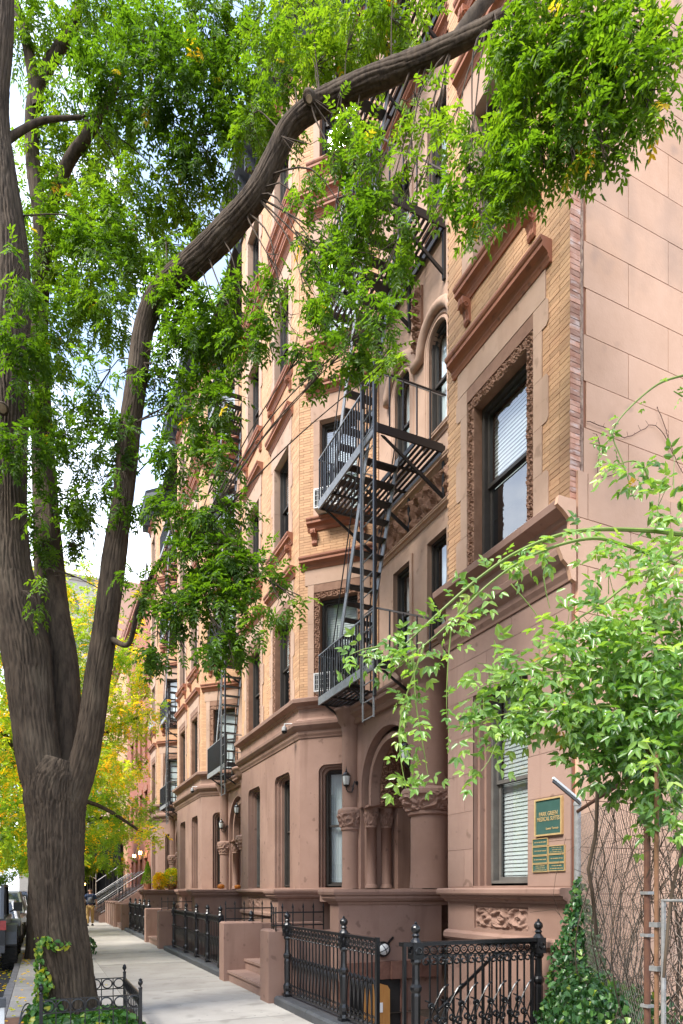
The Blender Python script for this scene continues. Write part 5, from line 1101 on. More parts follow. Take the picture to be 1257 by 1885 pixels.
CANE = pm('green_cane', (.20, .27, .06), (.13, .19, .04), 6, .5, .05)
cn = MB(); Lv = Leaves()
def vleaf(P, axis, nl=5, s=.075, tint=.5):
    P = np.array(P, float)[None]; axis = np.array(axis, float)[None]; n = np.array([[-.45, -.55, .75]]) + rg.normal(0, .3, (1, 3)); compound(Lv, P, axis, n, np.array([s * 1.9]), 2 if nl == 5 else 3, s, s * .46, np.array([tint]))
def cane(P_, dens=14, s=.075, w=7, tint=.5, fade=True):
    q = [at(x, y, d) for x, y, d in P_]; sp = [a for a, _ in catmull(q, .04)]; k = len(sp); r = w / 2 * P_[0][2] / 1222; cn.tube(sp, [r * (1 - .65 * i / k) for i in range(k)], 6)
    n = int((k * .04) * dens)
    for i in range(n):
        a = sp[min(k - 1, int(rg.random() * k))]; ax = rg.normal(0, .6, 3) + np.array([-.15, -.1, -.25]); vleaf(a, ax, 5 if rg.random() < .7 else 7, s * rg.uniform(.65, 1.1), tint + rg.normal(0, .12) + (.35 if rg.random() < .01 else 0))
cane([(1262, 985, 4.6), (1180, 976, 4.5), (1060, 978, 4.4), (960, 1012, 4.4), (880, 1065, 4.4), (800, 1135, 4.4), (730, 1200, 4.4), (700, 1212, 4.4), (660, 1205, 4.4)], 20, w=8)
cane([(1262, 1045, 4.5), (1150, 1003, 4.4), (1080, 992, 4.3), (980, 1022, 4.3), (900, 1075, 4.3), (840, 1135, 4.3), (790, 1180, 4.3), (730, 1230, 4.3)], 22, w=7)
cane([(1262, 1015, 4.3), (1170, 1065, 4.2), (1110, 1110, 4.2), (1050, 1150, 4.2), (995, 1215, 4.2), (960, 1240, 4.2)], 22, w=7)
cane([(1262, 690, 4.8), (1210, 708, 4.8), (1150, 760, 4.8), (1128, 800, 4.8), (1146, 850, 4.8), (1168, 920, 4.8)], 9, w=4, s=.05)
cane([(1128, 800, 4.8), (1110, 820, 4.8), (1085, 815, 4.8)], 26, w=3, s=.06); cane([(1257, 730, 4.8), (1240, 720, 4.8)], 40, w=3, s=.04)
cane([(780, 1190, 4.3), (762, 1240, 4.3), (742, 1300, 4.3), (735, 1350, 4.3), (738, 1400, 4.3), (748, 1455, 4.3)], 24, w=4)
cane([(758, 1180, 4.3), (762, 1240, 4.3), (766, 1300, 4.3), (778, 1370, 4.3), (788, 1430, 4.3)], 24, w=4)
cane([(830, 1160, 4.3), (824, 1230, 4.3), (822, 1300, 4.3), (826, 1350, 4.3)], 16, w=3, s=.06); cane([(700, 1190, 4.3), (670, 1195, 4.3), (645, 1205, 4.3)], 55, w=3)
cane([(1000, 1060, 4.3), (1005, 1090, 4.3), (1012, 1120, 4.3)], 8, w=3); cane([(940, 1075, 4.3), (975, 1115, 4.3), (1000, 1150, 4.3)], 8, w=3); cane([(1200, 900, 4.6), (1175, 850, 4.6), (1120, 860, 4.6)], 22, w=4)
cane([(1130, 1300, 4.2), (1040, 1300, 4.2), (950, 1310, 4.2), (880, 1330, 4.2), (850, 1345, 4.2)], 24, w=4); cane([(1100, 1230, 4.2), (980, 1240, 4.2), (900, 1260, 4.2), (860, 1280, 4.2)], 24, w=4); cane([(980, 1310, 4.2), (930, 1340, 4.2), (900, 1400, 4.2), (885, 1420, 4.2)], 26, w=4); cane([(1180, 1350, 3.9), (1230, 1450, 3.9), (1252, 1560, 3.9)], 24, w=4)
for (x, y, r, d, am, ti) in ((1200, 1190, 75, 4.3, 1, .5), (1120, 1190, 65, 4.3, .9, .5), (1040, 1180, 45, 4.3, .6, .5), (1230, 1300, 80, 4.2, 1.2, .38), (1130, 1300, 75, 4.3, 1.1, .4), (1050, 1300, 55, 4.3, .8, .42), (960, 1250, 45, 4.3, .6, .45), (900, 1230, 32, 4.3, .4, .5), (1150, 1400, 65, 4.4, 1.1, .25), (1235, 1400, 60, 4.2, 1.1, .28), (1085, 1390, 40, 4.4, .6, .3), (1245, 1490, 40, 4, .6, .3), (1210, 1510, 26, 4.2, .3, .4), (890, 1290, 32, 4.3, .4, .45), (1000, 1290, 45, 4.3, .7, .45), (940, 1310, 38, 4.3, .5, .45), (1200, 1100, 50, 4.4, .5, .5), (1120, 1060, 34, 4.4, .25, .5), (1245, 1040, 60, 4.4, .6, .5), (1210, 940, 40, 4.6, .35, .5), (1185, 860, 30, 4.7, .3, .4), (880, 1345, 26, 4.3, .35, .45), (910, 1185, 30, 4.3, .3, .5), (1100, 1130, 40, 4.3, .4, .55), (1240, 870, 30, 4.6, .35, .3), (1000, 1235, 30, 4.3, .4, .5), (1230, 1210, 60, 4.6, 1, .2), (1150, 1320, 70, 4.8, 1.2, .12), (1230, 1380, 70, 4.7, 1.2, .1), (1080, 1300, 50, 4.8, .7, .15)):
    c = np.array(at(x, y, d)); R = r * d / 1222; m = int(66 * am * (r / 60) ** 2) + 3; off = unit(rg.normal(0, 1, (m, 3))) * (R * rg.random(m) ** .5)[:, None]; off[:, 1] *= .9
    ax = unit(off) * .5 + rg.normal(0, .5, (m, 3)); ax[:, 2] -= .2; n = rg.normal(0, .4, (m, 3)) + np.array([-.4, -.5, .8]); tt = ti + rg.normal(0, .12, m); q = rg.random(m) < .004; tt[q] = 1.
    compound(Lv, c + off, ax, n, rg.uniform(.10, .18, m), 2, .080, .037, tt)
    for _ in range(int(3 * am) + 1):
        e = Vector(c) + Vector(rg.normal(0, 1, 3)).normalized() * R * 1.1; cn.tube([Vector(c) - Vector((0, 0, R)), Vector(c) + Vector((0, 0, .02)), e], [.004, .003, .0015], 5)
cn.build('canes', CANE, Bs); Lv.build('foliage', VINE, Bs)
def ivy(name, label, pts, n, s, normal, tint=.45, parent=None, mat=None, spread=None, cat='ivy'):
    """pts: (centre, radius-vector) ellipsoids whose skins carry leaves"""
    L_ = Leaves()
    for (c, R, k) in pts:
        m = int(n * k); d = unit(rg.normal(0, 1, (m, 3)) + np.array(normal) * .8); P = np.array(c) + d * np.array(R) * rg.uniform(.82, 1.06, (m, 1)); nn = unit(d + rg.normal(0, .35, (m, 3))); ax = rg.normal(0, .6, (m, 3)) + np.array([0, 0, -1.1]); L_.add(P, ax, nn, s * rg.uniform(.5, 1.2, m), s * rg.uniform(.5, 1.1, m), np.clip(tint + rg.normal(0, .2, m), 0, 1))
    return L_.build(name, mat or IVY, parent, kind='stuff', label=label, cat=cat)
B = empty('ivy', (4.6, 4.9, 0), 'dark glossy ivy climbing the house corner and heaped under the chain link fence', 'ivy')
m = MB(); m.tube([(4.9, 5.05, 0), (4.86, 5.1, .8), (4.95, 5.1, 1.7)], [.02, .014, .008], 6); m.tube([(4.7, 4.9, 0), (4.6, 4.95, .5), (4.5, 4.8, .8)], [.015, .01, .006], 6); m.build('stem', Mt['bark'], B)
ivy('leaves', None, [((4.80, 4.95, 1.2), (.2, .16, .38), .8), ((4.72, 4.9, .85), (.3, .22, .42), 1.5), ((4.78, 4.9, .35), (.3, .3, .5), 1.8), ((4.6, 4.65, .35), (.4, .4, .6), 2.2), ((4.35, 4.4, .35), (.45, .42, .6), 2.4), ((4.1, 4.1, .35), (.45, .4, .6), 2.2), ((3.85, 3.7, .35), (.4, .38, .6), 2.2), ((4.3, 3.9, .3), (.5, .4, .6), 1.6), ((4.9, 4.6, .3), (.5, .5, .45), 1), ((4.85, 5.02, 1.6), (.06, .08, .2), .14)], 520, .06, (-.6, -.6, .3), parent=B, cat=None, tint=.5)
m = MB(); m.box(3.5, 4.95, 4.95, 5.05, -.1, .22) if False else m.box(4.62, 4.98, 4.62, 4.70, -.12, .12); m.build('stone_edging', pm('sandstone', (.42, .3, .18), (.3, .2, .12), 4), B)
# ================================================================== TREE PIT
def guard(x0, x1, y0, y1, label, det=True):
    B = empty('tree_guard', ((x0 + x1) / 2, (y0 + y1) / 2, 0), label, 'tree guard', 'low iron tree guards'); z1 = .45
    for (x, y) in ((x0, y0), (x1, y0), (x0, y1), (x1, y1)):
        m = MB(); m.box(x - .018, x + .018, y - .018, y + .018, -.1, z1 + .06); m.lathe([(.022, .06), (.024, .075), (.01, .09), (.012, .10), (.026, .12), (.028, .14), (.018, .16), (.024, .17), (0, .185)], (x, y, z1), 10); m.build('post', Mt['iron'], B)
    def side(a, b, drop=False):
        a, b = Vector((*a, 0)), Vector((*b, 0)); u = (b - a).normalized(); Ln = (b - a).length; n = round(Ln / .155); st = Ln / n
        for z in (z1, z1 - .145, .06): m = MB(); m.bar(a + Vector((0, 0, z)), b + Vector((0, 0, z)), .008); m.build('rail', Mt['iron'], B)
        for i in range(n):
            c = a + u * (st * (i + .5)) + Vector((0, 0, z1 - .072)); m = MB(); ring(m, c, u, .062, .009, 18); m.build('ring', Mt['iron'], B)
            m = MB(); e = a + u * (st * i); m.bar(e + Vector((0, 0, .0)), e + Vector((0, 0, z1)), .007); m.build('bar', Mt['iron'], B)
    side((x0, y0), (x1, y0)); side((x1, y0), (x1, y1)); side((x0, y1), (x1, y1)); side((x0, y0), (x0, y1))
    # hooped wire at the kerb side
    m = MB()
    for i in range(3): c = Vector((x0 - .16, y0 + .2 + .4 * i, 0)); ring(m, c, Vector((.3, 1, 0)).normalized(), .27, .008, 16, 0, math.pi)
    m.build('hoop', Mt['iron'], B)
guard(.0, 1.04, 7.9, 9.5, 'low black tree guard with a row of rings round the foreground tree'); guard(.0, .98, 17.6, 19.2, 'farther low tree guard, its post showing behind the trunk')
for (y, k) in ((8.69, 1), (18.4, .7)):
    m = MB(); vs = []; n = 14
    for i in range(n + 1):
        for j in range(n + 1): x_, y_ = -.05 + 1.05 * i / n, y - .935 + 1.87 * j / n; vs.append((x_, y_, -.02 + .05 * NZ.noise(Vector((x_ * 3, y_ * 3, 0))) + .02))
    m.add(vs, [(i * (n + 1) + j, (i + 1) * (n + 1) + j, (i + 1) * (n + 1) + j + 1, i * (n + 1) + j + 1) for i in range(n) for j in range(n)]); m.build('tree_pit_soil', Mt['soil'], kind='structure')
PIT = leafmat('pit_ivy_leaf', [(0, (.02, .06, .015)), (.5, (.05, .15, .03)), (.8, (.14, .30, .05)), (1, (.45, .45, .05))], .35, .4, .5)
ivy('pit_ivy', 'glossy ivy filling the bed round the foreground tree', [((.25, 8.3, -.02), (.45, .5, .2), 1.3), ((.7, 8.5, 0), (.35, .5, .2), 1.2), ((.05, 8.75, .05), (.2, .35, .28), .8), ((.9, 8.2, -.05), (.3, .35, .16), .5), ((-.0, 8.1, 0), (.25, .3, .22), .7), ((.75, 9.1, 0), (.3, .3, .15), .4)], 620, .12, (-.1, -.3, 1), mat=PIT, tint=.5)
ivy('trunk_creeper', 'bright green creeper climbing the left side of the foreground trunk', [((.05, 8.9, .35), (.12, .2, .35), .8), ((.0, 9.0, .8), (.06, .12, .3), .3), ((.06, 8.82, 1.05), (.05, .08, .05), .15), ((.2, 8.7, .99), (.14, .03, .03), .1)], 260, .08, (-.6, -.6, .3), mat=PIT, tint=.78, cat='creeper')
ivy('pit_ivy', 'ivy spilling from the farther tree bed behind the trunk', [((.6, 18.4, .1), (.6, .8, .3), 1), ((1.05, 18.2, .15), (.25, .4, .3), .5)], 300, .10, (.2, -.3, 1), tint=.5)
# fallen leaves by the kerb
L_ = Leaves(); m_ = 760; P = np.stack([rg.uniform(-.95, -.53, m_), rg.uniform(8, 40, m_), np.full(m_, -.138)], 1); k = rg.random(m_) < .45; P[k, 0] = np.minimum(-.4 + np.abs(rg.normal(0, .5, k.sum())), 3.1); P[k, 2] = .012
L_.add(P, np.stack([rg.normal(0, 1, m_), rg.normal(0, 1, m_), rg.uniform(0, .2, m_)], 1), np.tile([0, 0, 1.], (m_, 1)) + rg.normal(0, .2, (m_, 3)), rg.uniform(.05, .09, m_), rg.uniform(.03, .05, m_), rg.uniform(.5, 1, m_)); L_.build('fallen_leaves', YLEAF, None, label='fallen yellow leaves along the kerb', cat='leaves')
# ================================================================== OTHER BUILDINGS
PALE = pm('pale_limestone', (.62, .60, .55), (.54, .52, .48), .8, .9, .1, 30, stain=((.4, .38, .34), .8, (1, 1, .3), .4))
REDB = brickmat('red_brick', (.36, .12, .07), (.28, .09, .055), (.3, .2, .16), .22, .075); GREYB = brickmat('grey_beige_brick', (.42, .38, .32), (.36, .33, .28), (.4, .38, .35), .22, .075); PINKW = pm('faded_pink_wall', (.50, .30, .22), (.44, .26, .19), .5, .9, .1)
GLD = pm('dark_reflective_glass', (.05, .06, .065), (.03, .035, .04), .6, .08, .05, 3, spec=.9)
def block(name, faces, z1, mat, label, sp=(2.1, 3.6), win=(1.0, 1.9), z0w=1.4, u_off=1.0, trim=None, back=12, cat='building', det=True):
    """plain masonry building; faces: list of ((x,y),(x,y)) street walls with rows of real windows"""
    p = faces[0][0]; B = empty(name, (p[0], p[1], 0), label, cat)
    for (a, b) in faces:
        fr = Fr(a, b); ops = []; z = z0w
        while z + win[1] < z1 - .8:
            u = u_off
            while u + win[0] < fr.L - .4: ops.append((u, u + win[0], z, z + win[1])); u += sp[0]
            z += sp[1]
        m = MB(); wallgrid(m, fr, 0, fr.L, -.2, z1, ops, .22); m.build('wall', mat, B); src = None
        for o in ops:
            if src is None:
                m = MB()
                for (q, r_, s_, t_) in ((o[0], o[0] + .06, o[2], o[3]), (o[1] - .06, o[1], o[2], o[3]), (o[0] + .06, o[1] - .06, o[2], o[2] + .07), (o[0] + .06, o[1] - .06, o[3] - .07, o[3]), (o[0] + .06, o[1] - .06, (o[2] + o[3]) / 2 - .03, (o[2] + o[3]) / 2 + .03)): fr.box(m, q, r_, -.2, -.12, s_, t_)
                fr.box(m, o[0] - .1, o[1] + .1, .002, .07, o[2] - .14, o[2] - .01); fr.box(m, o[0] - .12, o[1] + .12, .002, .05, o[3] + .01, o[3] + .26)
                src = m.build('window', trim or PALE, B); m = MB(); m.add([fr(o[0], -.17, o[2]), fr(o[1], -.17, o[2]), fr(o[1], -.17, o[3]), fr(o[0], -.17, o[3])], [(0, 1, 2, 3)]); ps = m.build('pane', GLD, src); o0 = fr(o[0], 0, o[2])
            else:
                w_ = inst(src, 'window', B, fr(o[0], 0, o[2]) - o0); c = bpy.data.objects.new('pane', ps.data); COL.objects.link(c); c.parent = w_; WL[c] = WL[w_]
        m = MB(); fr.prof(m, -.05, fr.L + .05, moulding(z1 - .7, z1 + .1, .5)); m.build('cornice', trim or PALE, B)
        m = MB(); m.extr([fr(0, -.25, -.2), fr(fr.L, -.25, -.2), fr(fr.L, -.25, z1), fr(0, -.25, z1)], fr.n * -back); m.build('core', mat, B)
    return B
# the far side of the street (seen in the window reflections), running towards +x normals
ry = [(-14, 62, -14, 46), (-14, 46, -14, 30), (-14, 30, -14, 16), (-14, 16, -14, 2), (-14, 2, -14, -14)]
for i, (x0, y0, x1, y1) in enumerate(ry):
    block('apartment_building', [((x0, y0), (x1, y1))], (14.5, 17, 15, 19.5, 15)[i], (REDB, PALE, GREYB, PALE, REDB)[i], ('red brick building across the road at the far left', 'pale building across the road', 'grey brick building across the road', 'pale stone building mirrored in the parlour windows', 'red brick building across the road behind the viewer')[i], win=(1.0, 1.7))
block('row_house', [((5, 34.3), (5, 44.0))], 17, REDB, 'red brick row house with buff trim beyond the third brownstone', sp=(1.9, 3.5), trim=Mt['terra'])
block('row_house', [((5.2, 44), (5.2, 58))], 18, Mt['brick_far'], 'orange brick row house farther down the street', sp=(2, 3.5), trim=Mt['terra'])
block('tower_block', [((7.2, 76), (7.2, 92))], 35.5, PINKW, 'tall pink walled block rising behind the far houses', sp=(40, 60), back=18); 
block('tower_block', [((14, 76), (5, 76))], 35.4, PINKW, 'blank pink end wall of the tall block at the far end', sp=(40, 60), back=.5) if False else None
block('tower_block', [((9, 110), (-3, 110))], 50, GREYB, 'pale grey high rise closing the end of the street', sp=(2.6, 3.1), win=(1.3, 1.5), trim=GREYB)
# ---- sidewalk shed with scaffold pipes at the end of the block
B = empty('sidewalk_shed', (2.5, 50, 0), 'black scaffold shed over the pavement at the end of the block', 'scaffold'); BLK = pm('black_shed_boards', (.022, .022, .024), (.015, .015, .016), 2, .8, .1)
m = MB(); m.box(-.4, 5.0, 48, 66, 3.3, 5.2); m.build('deck', BLK, B); m = MB(); m.box(-.3, 5.0, 65.8, 66, 0, 3.3); m.box(4.9, 5.0, 48, 65.7, 0, 3.3); m.build('boarding', BLK, B)
for x in (-.2, 1.7, 3.4, 4.8):
    for y in (48, 51, 54, 57): m = MB(); m.tube([(x, y, 0), (x, y, 3.3)], .035, 8); m.build('pole', Mt['steel'], B)
for (a, b) in (((-.2, 47.95, 2.4), (1.7, 47.95, 3.2)), ((1.7, 47.95, 2.2), (3.4, 47.95, 3.3)), ((1.7, 47.95, 2.2), (-.2, 47.95, 3.2)), ((3.4, 47.95, 2.2), (4.8, 47.95, 3.2)), ((3.4, 47.94, 2.4), (1.7, 47.94, 3.2))): m = MB(); m.bar(a, b, .03, 6); m.build('brace', Mt['steel'], B)
B = empty('shed_lamp', (2.6, 47.5, 1.9), 'small orange lamp glowing under the black scaffold', 'lamp'); m = MB(); m.lathe([(0, 0), (.1, .06), (.12, .14), (.06, .22), (0, .24)], (2.6, 47.5, 1.9), 10); m.build('globe', GLOW, B); m = MB(); m.tube([(2.6, 47.5, 2.1), (2.6, 47.9, 2.2)], .02, 6); m.build('arm', Mt['iron'], B)
# ---- high stoops down the block
def high_stoop(y, label, n=9):
    B = empty('high_stoop', (4, y + 1, 0), label, 'stoop', 'high stoops with sloping railings'); X0, X1, H = 2.75, 5.0, 1.75
    for i in range(n): m = MB(); x = X0 + (X1 - X0) * i / n; m.box(x, 5.0, y + .2, y + 1.8, H * i / n - .02, H * (i + 1) / n); m.build('step', Mt['brownpink'], B)
    for yy in (y, y + 1.82):
        m = MB(); m.extr([(X0 - .1, yy, -.1), (5.0, yy, -.1), (5.0, yy, H + .1), (X0 - .1, yy, .32)], (0, .18, 0)); m.build('cheek_wall', Mt['brownpink'], B)
        m = MB(); m.tube([(X0 - .25, yy + .09, .95), (X0 - .05, yy + .09, 1.1), (5.0, yy + .09, H + .92)], .025, 8); m.tube([(X0, yy + .09, .50), (5.0, yy + .09, H + .22)], .015, 6); m.build('handrail', Mt['steel'], B)
        for i in range(14): x = X0 + (5 - X0) * i / 13; zb = .3 + (x - X0) / (5 - X0) * (H - .1); m = MB(); m.bar((x, yy + .09, zb), (x, yy + .09, zb + .82), .009); m.build('baluster', Mt['iron'], B)
    return B
high_stoop(35.4, 'nearest of the high stoops with sloping metal railings'); high_stoop(38.4, 'middle high stoop with sloping metal railings'); high_stoop(41.6, 'farthest high stoop with sloping metal railings')
for i, y in enumerate((30.9 + .95 * k for k in range(5))):
    m = MB(); m.box(2.95, 3.3, y + .3, y + .7, -.1, 1.05); m.box(2.92, 3.33, y + .27, y + .73, 1.051, 1.1); m.build('low_pier', Mt['brownpink'], label='%s of five short brown piers along the far pavement' % ('nearest', 'second nearest', 'middle', 'second farthest', 'farthest')[i], cat='pier', group='short brown piers along the far pavement')
# ================================================================== POTS, PUMPKINS
def mum(x, y, r, label, tint, squash=1., pink=False):
    B = empty('potted_flowers', (x, y, 1.66), label, 'potted flowers', 'flower pots on the stoop ledge'); m = MB(); m.lathe([(0, 0), (r * .4, 0), (r * .52, r * .5), (r * .58, r * .52), (r * .58, r * .62), (r * .5, r * .62), (r * .45, r * .56), (0, r * .56)], (x, y, 1.66), 14); m.build('pot', Mt['terra'], B)
    L_ = Leaves(); k = 1500; d = unit(rg.normal(0, 1, (k, 3)) + np.array([0, 0, .4])); P = np.array([x, y, 1.66 + r * 1.25]) + d * np.array([r, r, r * squash]) * rg.uniform(.5, 1.08, (k, 1)); L_.add(P, d + rg.normal(0, .5, (k, 3)), rg.normal(0, 1, (k, 3)), rg.uniform(.05, .09, k), rg.uniform(.03, .05, k), np.clip(tint + rg.normal(0, .2, k), 0, 1)); L_.build('blooms', YLEAF if not pink else PINK, B)
PINK = leafmat('pink_petals', [(0, (.5, .2, .3)), (.5, (.65, .35, .45)), (1, (.75, .5, .55))], .3)
mum(4.95, 28.0, .36, 'large green and yellow potted plant on the far stoop ledge', .58, 1.1); mum(4.45, 28.1, .24, 'tall narrow bright yellow potted plant left of the larger one', .76, 1.6); mum(5.28, 27.95, .17, 'small pink potted flowers right of the large green pot', .5, 1, True)
def pumpkin(x, y, r, label):
    B = empty('pumpkin', (x, y, 1.66), label, 'pumpkin', 'pumpkins on the stoop ledge'); m = MB(); vs = []; n, k = 32, 10
    for j in range(k + 1):
        p = math.pi * j / k
        for i in range(n): a = 2 * math.pi * i / n; q = r * (1 - .10 * abs(math.sin(4 * a))) * math.sin(p) ** .8; vs.append((x + q * math.cos(a), y + q * math.sin(a), 1.66 + r * .78 - r * .78 * math.cos(p) * (1 - .25 * math.exp(-((p - (math.pi if p > 1.6 else 0)) / .5) ** 2))))
    m.add(vs, [(j * n + i, j * n + (i + 1) % n, (j + 1) * n + (i + 1) % n, (j + 1) * n + i) for j in range(k) for i in range(n)]); m.build('rind', Mt['pumpkin'], B, smooth=True)
    m = MB(); m.tube([(x, y, 1.66 + r * 1.25), (x, y, 1.66 + r * 1.6), (x - .02, y, 1.66 + r * 2.0)], [r * .16, r * .11, r * .13], 7); m.build('stalk', Mt['rustlight'], B)
pumpkin(4.62, 18.45, .105, 'flatter orange pumpkin on the ledge, left of the column'); pumpkin(5.1, 18.45, .095, 'rounder orange pumpkin on the ledge, right one with a tall stalk')
B = empty('conifer_shrub', (4.9, 34.0, 1.2), 'small dark green cone shaped shrub at the top of the far stoop', 'shrub'); L_ = Leaves(); k = 900; h = rg.random(k); a = rg.uniform(0, 6.28, k); P = np.stack([4.85 + (1 - h) * .32 * np.cos(a), 34.2 + (1 - h) * .32 * np.sin(a), 1.9 + h * 1.1], 1); L_.add(P, rg.normal(0, .4, (k, 3)) + np.array([0, 0, 1]), rg.normal(0, 1, (k, 3)), np.full(k, .1), np.full(k, .04), rg.uniform(.2, .6, k)); L_.build('foliage', LEAF, B)
m = MB(); m.lathe([(0, 0), (.16, 0), (.2, .4), (0, .4)], (4.85, 34.2, 1.6), 12); m.build('pot', Mt['terra'], B)
# ================================================================== PARKED VEHICLES
CARP = {}
def paint(name, c): 
    m = bpy.data.materials.new(name); m.use_nodes = True; p = m.node_tree.nodes['Principled BSDF']; p.inputs['Base Color'].default_value = (*c, 1); p.inputs['Roughness'].default_value = .28; p.inputs['Coat Weight'].default_value = .6; p.inputs['Metallic'].default_value = .2; return m
RUB = pm('tyre_rubber', (.018, .018, .018), (.028, .027, .025), 14, .85, .3); DARKGL = pm('tinted_glass', (.02, .024, .026), (.03, .035, .038), 1, .06, 0, spec=.9); REDL = pm('red_lens', (.45, .02, .015), (.35, .015, .01), 8, .2, 0, spec=.7)
def wheel(B, x, y, r, w, side, tread=False):
    m = MB(); m.lathe([(r * .6, -w / 2), (r * .9, -w / 2), (r, -w / 2 + .03), (r, w / 2 - .03), (r * .9, w / 2), (r * .6, w / 2)], (x, y, r - .15), 36, axis='x')
    if tread:
        for i in range(30):
            for k, (a_, b_) in enumerate(((-w / 2 - .004, -.01), (.01, w / 2 + .004))):
                t = 2 * math.pi * (i + .5 * k) / 30; dt = .07
                pts = []
                for tt, sh in ((t, 0), (t + dt, 0)):
                    for X in (a_, b_):
                        q = tt + (.10 if (X in (a_,) and k == 0) or (X == b_ and k == 1) else 0); pts.append((x + X, y + (r + .018) * math.cos(q), r - .15 + (r + .018) * math.sin(q)))
                inn = [(p[0], y + (p[1] - y) * .95, r - .15 + (p[2] - r + .15) * .95) for p in pts]; m.add(pts + inn, [(0, 1, 3, 2), (0, 1, 5, 4), (2, 3, 7, 6), (0, 2, 6, 4), (1, 3, 7, 5)])
    w_ = m.build('wheel', RUB, B, smooth=False); m = MB(); s = side * w * .42
    m.lathe([(r * .6, s * .9), (r * .55, s), (r * .5, s * .6), (r * .15, s * .7), (0, s * .8)], (x, y, r - .15), 20, axis='x'); m.build('rim', Mt['steel'], w_)
def car(x, y, L_, W_, H_, col, label, kind='sedan'):
    """parked car pointing down the street; cross sections lofted along y"""
    B = empty('parked_car', (x, y, -.15), label, 'car', 'cars parked along the kerb'); z0 = -.15
    def sec(t):
        if kind == 'sedan': hood, deck = (.62 + .1 * math.sin(t * 3), .66); 
        return None
    prof = [(0, .42, .62), (.03, .36, .78), (.12, .34, .86), (.2, .34, .90), (.8, .34, .88), (.93, .34, .78), (.985, .36, .66), (1, .42, .56)]
    if kind == 'suv': prof = [(0, .42, .95), (.02, .38, 1.04), (.1, .36, 1.08), (.2, .36, 1.08), (.75, .36, 1.04), (.93, .36, .98), (.99, .38, .85), (1, .45, .7)]
    vs = []; n = 0; m = MB()
    for (t, zb, zt) in prof:
        yy = y - L_ / 2 + L_ * t; w = W_ / 2 * (1 - .12 * abs(2 * t - 1) ** 3)
        pt = [(-w * .92, zb), (-w, zb + .12), (-w, zt - .16), (-w * .95, zt - .03), (-w * .8, zt), (w * .8, zt), (w * .95, zt - .03), (w, zt - .16), (w, zb + .12), (w * .92, zb)]
        n = len(pt); vs += [(x + a, yy, z0 + b - .12) for a, b in pt]
    k = len(prof); m.add(vs, [(i * n + j, i * n + (j + 1) % n, (i + 1) * n + (j + 1) % n, (i + 1) * n + j) for i in range(k - 1) for j in range(n)] + [tuple(range(n)), tuple((k - 1) * n + j for j in range(n))]); m.build('body', col, B, smooth=False)
    base = prof[2][2] - .13 + z0; top = z0 + H_; f = (.03, .12, .72, .9) if kind == 'suv' else (.10, .24, .62, .80); m = MB(); g = MB()
    Y = [y - L_ / 2 + L_ * q for q in f]; wb, wt = W_ / 2 * .94, W_ / 2 * .74
    c8 = [(x - wb, Y[0], base), (x + wb, Y[0], base), (x + wb, Y[3], base), (x - wb, Y[3], base), (x - wt, Y[1], top), (x + wt, Y[1], top), (x + wt, Y[2], top), (x - wt, Y[2], top)]; m.add(c8, [(4, 5, 6, 7)])
    def edge(a, b, r=.035): m.bar(c8[a], c8[b], r)
    for e in ((0, 4), (1, 5), (2, 6), (3, 7), (4, 5), (5, 6), (6, 7), (7, 4)): edge(*e)
    mid = [(x + wb, (Y[0] + Y[3]) / 2, base), (x + wt, (Y[1] + Y[2]) / 2, top)]; m.bar(mid[0], mid[1], .04); m.build('roof', col, B); e = .012
    for q, nm in (((0, 1, 5, 4), 'rear_window'), ((1, 2, 6, 5), 'side_window'), ((2, 3, 7, 6), 'windscreen'), ((3, 0, 4, 7), 'side_window')): g = MB(); g.add([c8[i] for i in q], [(0, 1, 2, 3)]); g.build(nm, DARKGL, B)
    for sx in (-1, 1):
        for yy in (y - L_ * .31, y + L_ * .31): wheel(B, x + sx * (W_ / 2 - .1), yy, .33 if kind == 'sedan' else .38, .22, sx)
        m = MB(); m.box(x + sx * W_ * .33 - .14, x + sx * W_ * .33 + .14, y - L_ / 2 - .012, y - L_ / 2 + .05, z0 + .50, z0 + .66); m.build('tail_light', REDL, B)
        m = MB(); a, b = sorted((x + sx * W_ / 2 * .95, x + sx * (W_ / 2 + .17))); m.box(a, b, Y[2] + .05, Y[2] + .16, base + .02, base + .15); m.build('mirror', col, B)
    m = MB(); m.box(x - W_ * .42, x + W_ * .42, y - L_ / 2 - .06, y - L_ / 2 + .03, z0 + .3, z0 + .42); m.build('bumper', col, B)
WH, SL, GR, NV = paint('white_car_paint', (.75, .75, .75)), paint('silver_car_paint', (.45, .46, .48)), paint('dark_grey_car_paint', (.06, .065, .07)), paint('navy_car_paint', (.03, .05, .1))
car(-1.45, 23.4, 4.6, 1.8, 1.45, WH, 'white car parked just beyond the black off-road vehicle'); car(-1.45, 29.2, 4.7, 1.82, 1.7, SL, 'silver tall car parked second beyond the off-road vehicle', 'suv'); car(-1.45, 35, 4.6, 1.8, 1.45, WH, 'white car farther along the kerb'); car(-1.45, 41, 4.6, 1.8, 1.5, GR, 'dark grey car far along the kerb'); car(-1.45, 47, 4.7, 1.8, 1.7, SL, 'last silver car along the kerb', 'suv'); car(-8.2, 30, 4.6, 1.8, 1.45, NV, 'navy car on the far side of the road'); car(-8.2, 38, 4.6, 1.8, 1.45, WH, 'white car on the far side of the road')
